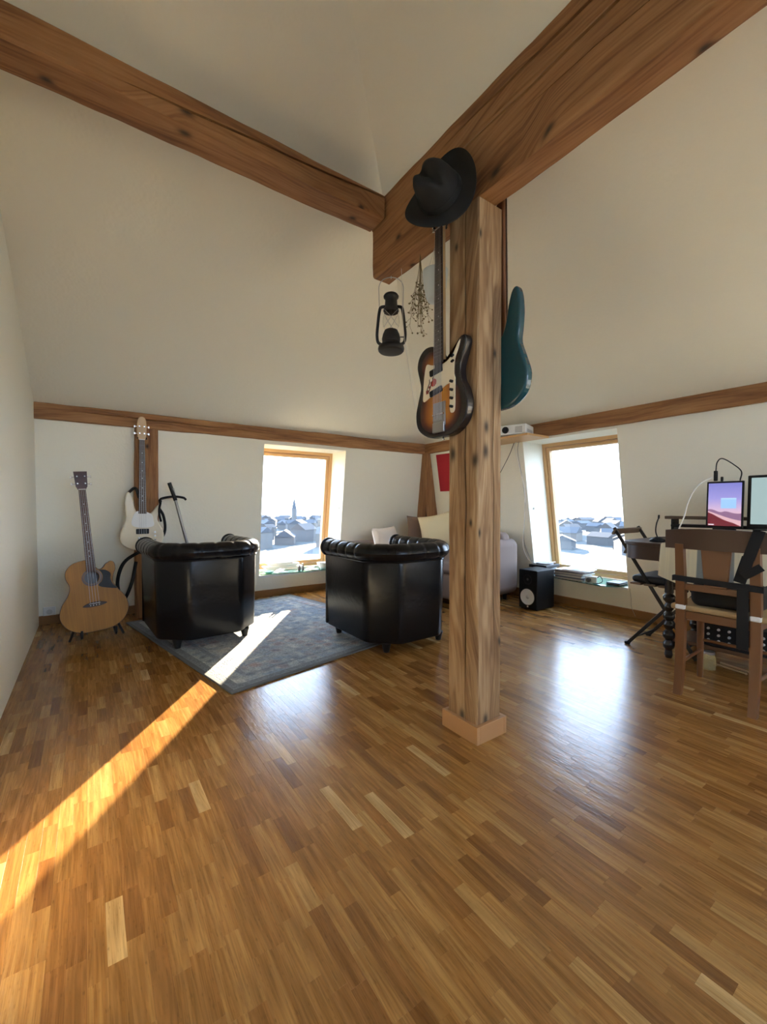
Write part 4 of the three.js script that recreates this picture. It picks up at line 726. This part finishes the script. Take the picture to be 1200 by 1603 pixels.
// ---------------------------------------------------------------- studio speaker
{
  const g = thing('studio_speaker', 'black studio speaker with white cone on the floor under the window', 'speaker', [3.468, 0, -2.527], 0.0);
  part('cabinet', rbox(0.28, 0.375, 0.205, 0.008, 0.14, 0.1945, 0, 0, 0, 0, 2), phys(lin(0.004, 0.005, 0.007), 0.55, { specularIntensity: 0.45 }), g);
  for (const [x, z] of [[0.03, -0.08], [0.03, 0.08], [0.25, -0.08], [0.25, 0.08]]) part('foot', cyl(0.012, 0.012, 0.008, x, 0.004, z, 10), M.black, g);
  const w = part('woofer', at(lathe([[0.078, 0], [0.076, 0.010], [0.070, 0.010], [0.066, 0.007], [0.058, 0.006], [0.03, 0.002], [0, 0.002]], 36), 0, 0.122, 0, 0, 0, Math.PI / 2), mat(lin(0.7, 0.7, 0.68), 0.5), g, 'white woofer cone');
  part('dust_cap', at(new THREE.SphereGeometry(0.024, 20, 12, 0, Math.PI * 2, 0, 1.2), 0.012, 0.122, 0, 0, 0, Math.PI / 2), mat(lin(0.62, 0.62, 0.6), 0.5), w);
  part('surround', at(new THREE.TorusGeometry(0.079, 0.005, 8, 36), -0.002, 0.122, 0, 0, Math.PI / 2), M.black, g);
  const tw = part('tweeter', at(lathe([[0.05, 0.0], [0.045, 0.002], [0.02, -0.01], [0, -0.01]], 28), -0.001, 0.29, 0, 0, 0, Math.PI / 2), M.black, g); part('dome', at(new THREE.SphereGeometry(0.013, 14, 10), 0.006, 0.29, 0), mat(lin(0.05, 0.05, 0.05), 0.4), tw);
  part('logo', cyl(0.009, 0.009, 0.002, -0.001, 0.03, 0.0, 16, 0, 0, Math.PI / 2), M.white, g, 'small white round emblem');
}

// ---------------------------------------------------------------- desk and what stands on it
const TOP = 0.766;
const roundRect = (x0, x1, y0, y1, r) => { const s = new THREE.Shape(); s.moveTo(x0 + r, y0); s.lineTo(x1 - r, y0); s.absarc(x1 - r, y0 + r, r, -Math.PI / 2, 0); s.lineTo(x1, y1 - r); s.absarc(x1 - r, y1 - r, r, 0, Math.PI / 2); s.lineTo(x0 + r, y1); s.absarc(x0 + r, y1 - r, r, Math.PI / 2, Math.PI); s.lineTo(x0, y0 + r); s.absarc(x0 + r, y0 + r, r, Math.PI, Math.PI * 1.5); return s; };
{
  const wood = mat(lin(0.045, 0.02, 0.011), 0.45), leg = mat(lin(0.014, 0.012, 0.012), 0.25);
  const g = thing('writing_table', 'dark brown table with rounded ends and black turned legs', 'table', [3.30, 0, -0.55]);
  const flat = (s, h, y, b) => at(extrude(s, h, b, 3), 0, y, 0, -Math.PI / 2);
  part('table_top', flat(roundRect(-0.39, 0.39, -0.88, 0.88, 0.16), 0.022, TOP - 0.022, 0.005), wood, g);
  const ap = roundRect(-0.375, 0.375, -0.865, 0.865, 0.145); ap.holes.push(new THREE.Path(roundRect(-0.35, 0.35, -0.84, 0.84, 0.12).getPoints(12).reverse()));
  part('apron', flat(ap, 0.09, TOP - 0.112, 0.002), wood, g);
  const bead = (y, r, h) => [[r * 0.6, y - h], [r * 0.93, y - h * 0.5], [r, y], [r * 0.93, y + h * 0.5], [r * 0.6, y + h]];
  const prof = [[0, 0], [0.018, 0], [0.024, 0.02], [0.02, 0.05], ...bead(0.085, 0.034, 0.03), ...bead(0.15, 0.036, 0.03), ...bead(0.215, 0.03, 0.028), ...bead(0.275, 0.034, 0.028), ...bead(0.335, 0.028, 0.026), ...bead(0.395, 0.036, 0.028), [0.026, 0.43], [0.024, 0.5], [0.028, 0.55], [0.034, 0.6], [0.034, 0.66], [0, 0.66]];
  for (const [x, z] of [[-0.17, -0.64], [0.27, -0.64], [-0.17, 0.66], [0.27, 0.66]]) part('leg', lathe(prof, 20).translate(x, 0, z), leg, g, 'black turned leg with stacked beads');
  part('stretcher_shelf', rbox(0.3, 0.025, 1.3, 0.006, 0.05, 0.105, 0), mat(lin(0.12, 0.055, 0.028), 0.4), g);
  part('cross_bar', rbox(0.47, 0.03, 0.03, 0.008, 0.045, 0.077, -0.64), leg, g); part('cross_bar', rbox(0.47, 0.03, 0.03, 0.008, 0.045, 0.077, 0.66), leg, g);
}
{ // striped cloth over the near side of the table
  const st = texture(512, 16, (u) => { let c = [0.86, 0.82, 0.70]; const z = u * 1.44; for (const [a, b] of [[0.20, 0.235], [0.34, 0.37], [0.55, 0.585], [0.70, 0.73], [0.9, 0.935], [1.1, 1.13], [1.3, 1.33]]) if (z > a && z < b) c = [0.52, 0.53, 0.51]; const n = 0.96 + 0.08 * vnoise(u * 300, 0.5, 81); return c.map((e) => e * n); });
  const nz = 90, prof = [[3.2, TOP + 0.0015], [3.1, TOP + 0.0015], [2.98, TOP + 0.0015], [2.925, TOP + 0.0015], [2.909, TOP - 0.004], [2.906, TOP - 0.02], [2.905, 0.70], [2.905, 0.65], [2.905, 0.60], [2.905, 0.56], [2.905, 0.525]];
  const pos = [], uv = [], idx = [], R = nz + 1;
  for (const side of [0, 1]) prof.forEach(([x, y], j) => { for (let i = 0; i <= nz; i++) { const z = -1.155 + 1.31 * i / nz, k = Math.max(0, (TOP - 0.02 - y) / 0.22), w = -(0.012 * k * (1 + Math.sin(z * 26)) + 0.006 * k), up = i < 8 ? (8 - i) * 0.006 * k : 0; const th = side * 0.002; pos.push(x + w - (j > 4 ? th : 0) , y + up + (j <= 4 ? th : 0), z); uv.push((z + 1.16) / 1.44, y); } });
  const o = prof.length * R;
  for (let j = 0; j < prof.length - 1; j++) for (let i = 0; i < nz; i++) { const a = j * R + i, b = a + 1, c = a + R, d = c + 1; idx.push(a, d, b, a, c, d, o + a, o + b, o + d, o + a, o + d, o + c); }
  const g = new THREE.BufferGeometry(); g.setAttribute('position', new THREE.Float32BufferAttribute(pos, 3)); g.setAttribute('uv', new THREE.Float32BufferAttribute(uv, 2)); g.setIndex(idx); g.computeVertexNormals();
  single('table_runner', g, mat(0xffffff, 0.9, { map: st }), 'cream cloth with grey stripes hanging over the table edge', 'tablecloth');
}
const DY = TOP + 0.001;
function screenTexture(w, h, draw) { const cv = document.createElement('canvas'); cv.width = w; cv.height = h; draw(cv.getContext('2d'), w, h); const t = new THREE.CanvasTexture(cv); t.colorSpace = THREE.SRGBColorSpace; return t; }
{
  const r = thing('monitor_riser', 'wooden slat riser on black feet along the back of the table', 'riser', [3.56, DY, -0.78]);
  part('slat', rbox(0.045, 0.022, 1.18, 0.004, -0.03, 0.148, 0), mat(lin(0.10, 0.065, 0.04), 0.5), r); part('slat', rbox(0.045, 0.022, 1.18, 0.004, 0.03, 0.148, 0), mat(lin(0.10, 0.065, 0.04), 0.5), r); part('lower_rail', rbox(0.1, 0.02, 1.1, 0.004, 0, 0.09, 0), M.black, r);
  for (const z of [-0.54, 0.54]) part('foot', rbox(0.09, 0.137, 0.02, 0.004, 0, 0.0685, z), M.black, r);

  const t = thing('tablet', 'upright tablet showing purple dunes wallpaper on the table', 'tablet', [3.40, DY, -0.98], 0);
  const tb = (g) => at(g, 0, 0.09, 0, 0, 0, -0.06);
  part('case', tb(rbox(0.011, 0.305, 0.198, 0.004, 0, 0.1525, 0)), M.black, t);
  const img = screenTexture(200, 300, (x, w, h) => {
    let g = x.createLinearGradient(0, 0, 0, h * 0.72); g.addColorStop(0, '#7f80c8'); g.addColorStop(0.5, '#9d97d8'); g.addColorStop(0.85, '#cfb3d2'); g.addColorStop(1, '#d9b4c4'); x.fillStyle = g; x.fillRect(0, 0, w, h);
    x.fillStyle = '#8d6a8a'; x.beginPath(); x.moveTo(0, 185); x.bezierCurveTo(40, 175, 60, 215, 95, 200); x.bezierCurveTo(120, 190, 150, 220, 200, 212); x.lineTo(200, 300); x.lineTo(0, 300); x.fill();
    x.fillStyle = '#d8aeb6'; x.beginPath(); x.moveTo(0, 196); x.bezierCurveTo(60, 215, 110, 245, 200, 262); x.lineTo(200, 300); x.lineTo(0, 300); x.fill();
    x.fillStyle = '#6e2430'; x.beginPath(); x.moveTo(0, 205); x.bezierCurveTo(50, 225, 90, 262, 150, 276); x.lineTo(200, 300); x.lineTo(0, 300); x.fill();
    x.fillStyle = '#9cc6f2'; x.fillRect(78, 105, 92, 72); x.fillStyle = '#b4d6f6'; x.fillRect(78, 105, 92, 9); x.fillStyle = '#e8e2ea'; x.fillRect(4, 288, 36, 7);
  });
  const sg = new THREE.PlaneGeometry(0.176, 0.281); sg.rotateY(-Math.PI / 2); sg.translate(-0.0058, 0.1525, 0);
  part('screen', tb(sg), new THREE.MeshStandardMaterial({ color: 0x050505, roughness: 0.2, emissive: 0xffffff, emissiveMap: img, emissiveIntensity: 0.095 }), t);
  part('kickstand', G([rbox(0.09, 0.012, 0.15, 0.004, 0.02, 0.006, 0), bar(V(0.055, 0.012, 0), V(0.024, 0.2, 0), 0.1, 0.004, V(1, 0, 0)), rbox(0.03, 0.086, 0.12, 0.004, 0.004, 0.049, 0)]), M.black, t);

  const m = thing('monitor', 'wide flat monitor with pale grey screen on the table', 'monitor', [3.42, DY, -0.59], 0);
  const mb = (g) => at(g, 0, 0.092, 0, 0, 0, -0.06);
  part('case', mb(rbox(0.03, 0.335, 0.56, 0.006, 0.012, 0.1675, 0)), M.black, m);
  const sc = new THREE.PlaneGeometry(0.522, 0.292); sc.rotateY(-Math.PI / 2); sc.translate(-0.0036, 0.1725, 0);
  part('screen', mb(sc), new THREE.MeshStandardMaterial({ color: 0x050505, roughness: 0.3, emissive: lin(0.20, 0.27, 0.27), emissiveIntensity: 0.16 }), m);
  part('stand', G([rbox(0.18, 0.014, 0.24, 0.004, 0.0, 0.007, 0), rbox(0.03, 0.2, 0.06, 0.005, 0.035, 0.11, 0)]), M.black, m);

  const d = thing('cable_adapter', 'small black adapter standing above the tablet edge', 'adapter', [3.41, 1.165, -1.03], 0);
  part('body', rbox(0.018, 0.068, 0.02, 0.004, 0, 0.034, 0), M.black, d); part('plug', rbox(0.014, 0.03, 0.014, 0.004, 0, 0.012, 0.034), M.black, d);
  part('lead', tube([[0.0, 0.066, 0], [0.005, 0.125, 0.006], [0.015, 0.148, 0.024], [0.06, 0.10, 0.085], [0.07, 0.06, 0.115], [0.03, 0.0, 0.12]], 0.0035, 50, 6), M.blackMatt, d);
  single('cable', tube([[3.10, DY + 0.004, -1.17], [3.17, DY + 0.01, -1.175], [3.213, 0.847, -1.169], [3.245, 0.93, -1.15], [3.26, 1.01, -1.138], [3.288, 1.085, -1.119], [3.33, 1.148, -1.09], [3.40, 1.19, -1.045]], 0.0045, 60, 6), M.cable, 'white cable rising from the table to the tablet adapter', 'cable');

  const h = thing('desk_microphone', 'black gooseneck gadget on a small base on the table', 'microphone', [3.06, DY, -1.235], 0.3);
  part('base', lathe([[0, 0], [0.045, 0], [0.045, 0.008], [0.03, 0.022], [0.012, 0.03], [0, 0.03]], 24), M.black, h); part('arm', tube([[0, 0.028, 0], [0.01, 0.06, -0.01], [0.04, 0.11, -0.01], [0.075, 0.155, 0.0]], 0.004, 24, 6), M.black, h); part('head', at(new THREE.CapsuleGeometry(0.006, 0.02, 4, 8), 0.08, 0.16, 0, 0, 0, -0.7), M.black, h); part('coiled_lead', tube([[-0.03, 0.006, 0.02], [-0.06, 0.006, 0.04], [-0.08, 0.01, 0.01], [-0.05, 0.018, -0.02], [-0.02, 0.012, 0.04], [-0.05, 0.008, 0.06]], 0.004, 40, 6), M.blackMatt, h);
  const k = thing('mug', 'small black mug with white band on the table', 'mug', [3.10, DY, -1.12], 0.5);
  part('body', lathe([[0, 0], [0.033, 0], [0.035, 0.004], [0.036, 0.085], [0.033, 0.085], [0.032, 0.008], [0, 0.008]], 24), M.black, k); part('band', lathe([[0.0362, 0.02], [0.0366, 0.022], [0.0366, 0.042], [0.0362, 0.044]], 24), M.white, k); part('handle', at(new THREE.TorusGeometry(0.022, 0.005, 8, 20), -0.04, 0.045, 0), M.black, k);
}
{ // under the table
  const g = thing('mixing_desk', 'black audio mixer with white knobs on the table shelf', 'audio mixer', [3.33, 0.1185, -0.83], 0.0);
  part('case', rbox(0.26, 0.15, 0.40, 0.008, 0, 0.075, 0), M.blackMatt, g);
  const wk = mat(lin(0.55, 0.55, 0.55), 0.4);
  for (let i = 0; i < 3; i++) for (let j = 0; j < 7; j++) part('knob', cyl(0.008, 0.007, 0.012, -0.135, 0.04 + i * 0.036, -0.165 + j * 0.053, 12, 0, 0, Math.PI / 2), wk, g);
  const j = thing('glass_jar', 'small yellowish glass jar on the floor under the table', 'jar', [3.11, 0, -0.965]);
  part('body', lathe([[0, 0], [0.034, 0], [0.038, 0.005], [0.038, 0.07], [0.03, 0.085], [0.03, 0.095], [0.027, 0.095], [0.027, 0.084], [0.034, 0.07], [0.034, 0.006], [0, 0.005]], 24), phys(lin(0.9, 0.85, 0.6), 0.08, { transmission: 0.85, thickness: 0 }), j); part('lid', cyl(0.032, 0.032, 0.014, 0, 0.102, 0, 24), M.steel, j);
  for (const [x0, z0, x1, z1] of [[3.21, -0.97, 3.17, -0.80], [3.26, -0.95, 3.21, -0.76]]) single('drumstick', G([rod(V(x0, 0.009, z0), V(x1, 0.009, z1), 0.007, 0.0045), at(new THREE.SphereGeometry(0.0065, 10, 8), x1, 0.009, z1)]), mat(lin(0.5, 0.3, 0.14), 0.5), x0 > 3.23 ? 'thin wooden stick further under the table shelf' : 'thin wooden stick on the floor beside the glass jar', 'stick', 'sticks under the table');
}

// ---------------------------------------------------------------- folding bistro chair
{
  const g = thing('folding_chair', 'folding chair with black metal legs and wooden back slats', 'chair', [3.36, 0, -1.28]);
  const m = mat(lin(0.012, 0.012, 0.012), 0.4), slat = mat(lin(0.16, 0.10, 0.06), 0.5);
  for (const s of [-1, 1]) {
    const x = s * 0.185, up = V(1, 0, 0);
    part('back_leg', bar(V(x, 0.008, 0.23), V(x, 0.84, -0.29), 0.022, 0.012, up), m, g);
    const f = part('front_leg', bar(V(x - s * 0.02, 0.45, 0.17), V(x - s * 0.02, 0.006, -0.2), 0.022, 0.012, up), m, g);
    part('rubber_foot', rbox(0.02, 0.02, 0.035, 0.005, x - s * 0.02, 0.0105, -0.2), M.blackMatt, f);
  }
  part('cross_bar', rod(V(-0.165, 0.06, -0.155), V(0.165, 0.06, -0.155), 0.006), m, g); part('cross_bar', rod(V(-0.185, 0.08, 0.18), V(0.185, 0.08, 0.18), 0.006), m, g);
  part('back_slat', rbox(0.41, 0.045, 0.014, 0.004, 0, 0.812, -0.285, 0.55), slat, g); part('back_slat', rbox(0.41, 0.045, 0.014, 0.004, 0, 0.68, -0.2, 0.55), slat, g);
  for (let k = 0; k < 4; k++) part('seat_slat', rbox(0.39, 0.014, 0.075, 0.004, 0, 0.452, -0.135 + k * 0.09), slat, g);
  single('seat_cushion', rbox(0.37, 0.05, 0.35, 0.024, 3.36, 0.486, -1.275, 0, 0, 0, 4), mat(lin(0.02, 0.021, 0.024), 0.5), 'thin black cushion on the folding chair seat', 'cushion');
}

// ---------------------------------------------------------------- wooden chair with a bag
{
  const wood = mat(lin(0.15, 0.054, 0.014), 0.42), dark = mat(lin(0.062, 0.026, 0.011), 0.45), rush = mat(lin(0.42, 0.29, 0.14), 0.75);
  const g = thing('wooden_chair', 'brown wooden dining chair with broad top rail and centre splat', 'chair', [2.78, 0, -0.775], -Math.PI / 2);
  // local: +x is world +z, front is -z (towards the table)
  for (const s of [-1, 1]) {
    const x = s * 0.155, c = [[x, 0, 0.215], [x, 0.12, 0.195], [x, 0.30, 0.182], [x, 0.46, 0.18], [x, 0.62, 0.188], [x, 0.80, 0.205]];
    const crv = new THREE.CatmullRomCurve3(c.map((p) => V(...p))), n = 24, pos = [], idx = [];
    for (let i = 0; i <= n; i++) { const p = crv.getPoint(i / n), w = 0.017 + 0.004 * Math.sin(Math.PI * Math.min(1, p.y / 0.9)), d = 0.018; for (const [a, b] of [[-1, -1], [1, -1], [1, 1], [-1, 1]]) pos.push(p.x + a * w, p.y, p.z + b * d); }
    for (let i = 0; i < n; i++) for (let k = 0; k < 4; k++) { const a = i * 4 + k, b = i * 4 + (k + 1) % 4; idx.push(a, b, b + 4, a, b + 4, a + 4); }
    idx.push(0, 2, 1, 0, 3, 2, n * 4, n * 4 + 1, n * 4 + 2, n * 4, n * 4 + 2, n * 4 + 3);
    const q = new THREE.BufferGeometry(); q.setAttribute('position', new THREE.Float32BufferAttribute(pos, 3)); q.setIndex(idx); q.computeVertexNormals();
    part('back_leg', toCreasedNormals(q, 0.6), wood, g);
    part('front_leg', cyl(0.014, 0.02, 0.44, s * 0.175, 0.22, -0.15, 16), wood, g);
    part('side_stretcher', rod(V(s * 0.172, 0.16, -0.15), V(s * 0.156, 0.16, 0.19), 0.009), wood, g);
  }
  // curved top rail
  const rail = at(extrude(polyShape([[-0.225, -0.052], [0.225, -0.052], [0.232, 0.0], [0.222, 0.055], [-0.222, 0.055], [-0.232, 0]]), 0.024, 0.004, 2, 1), 0, 0.828, 0.195);
  const railG = (() => { const b = new THREE.BoxGeometry(0.456, 0.108, 0.024, 30, 4, 2); return warp(b, (x, y, z) => [x, y + 0.828 - 0.012 * Math.pow(x / 0.228, 2) * (y > 0 ? 1 : 0), z + 0.212 - 0.028 * Math.pow(x / 0.228, 2)]); })();
  part('top_rail', toCreasedNormals(railG, 0.6), dark, g);
  part('splat', extrude(polyShape([[-0.048, 0.585], [0.048, 0.585], [0.064, 0.78], [-0.064, 0.78]]), 0.014, 0.002, 1).translate(0, 0, 0.19), wood, g);
  part('lower_rail', rbox(0.30, 0.035, 0.018, 0.004, 0, 0.572, 0.186), wood, g);
  part('seat', rbox(0.43, 0.03, 0.40, 0.012, 0.01, 0.458, -0.01, 0, 0, 0, 3), rush, g, 'pale woven seat');
  part('seat_rail', rbox(0.31, 0.045, 0.018, 0.004, 0, 0.42, 0.172), wood, g); part('seat_rail', rbox(0.34, 0.045, 0.018, 0.004, 0, 0.42, -0.16), wood, g);
  for (const s of [-1, 1]) part('seat_rail', bar(V(s * 0.168, 0.42, -0.15), V(s * 0.152, 0.42, 0.175), 0.045, 0.016, V(1, 0, 0)), wood, g);
  part('front_stretcher', rod(V(-0.17, 0.22, -0.15), V(0.17, 0.22, -0.15), 0.009), wood, g);
  for (const s of [-1, 1]) part('cushion_tie', rbox(0.046, 0.026, 0.05, 0.008, s * 0.155, 0.462, 0.18), M.white, g, 'white cloth tie');

  const b = thing('shoulder_bag', 'black bag with straps hung around the wooden chair back', 'bag', [2.78, 0, -0.775], -Math.PI / 2);
  part('body', rbox(0.30, 0.125, 0.17, 0.04, 0.02, 0.537, 0.075, 0, 0, 0.03, 4), M.blackMatt, b);
  const ribbon = (pts, w) => { const l = []; for (let i = 0; i < pts.length - 1; i++) l.push(bar(V(...pts[i]), V(...pts[i + 1]), w, 0.005, V(1, 0, 0.02))); return G(l); };
  part('waist_strap', G([rbox(0.37, 0.03, 0.005, 0.002, 0, 0.612, 0.2115, 0, 0, -0.03), rbox(0.005, 0.03, 0.12, 0.002, -0.186, 0.615, 0.155), rbox(0.005, 0.03, 0.12, 0.002, 0.186, 0.606, 0.155)]), M.blackMatt, b);
  const ys = (x, y) => 0.232 - 0.02 * Math.pow(x / 0.22, 2) + (y < 0.76 ? -0.012 : 0);
  part('shoulder_strap', G([bar(V(0.172, 0.885, ys(0.17, 0.9)), V(0.132, 0.745, 0.222), 0.046, 0.006, V(0, 0, 1)), bar(V(0.132, 0.755, 0.222), V(0.098, 0.63, 0.216), 0.048, 0.006, V(0, 0, 1)), bar(V(0.112, 0.66, 0.2225), V(0.182, 0.715, 0.2225), 0.036, 0.005, V(0, 0, 1)), rbox(0.05, 0.006, 0.06, 0.002, 0.174, 0.888, 0.205)]), M.blackMatt, b);
  part('hanging_strap', G([bar(V(0.112, 0.6, 0.216), V(0.112, 0.31, 0.214), 0.045, 0.006, V(0, 0, 1))]), M.blackMatt, b);
}
renderer.render(scene, camera);
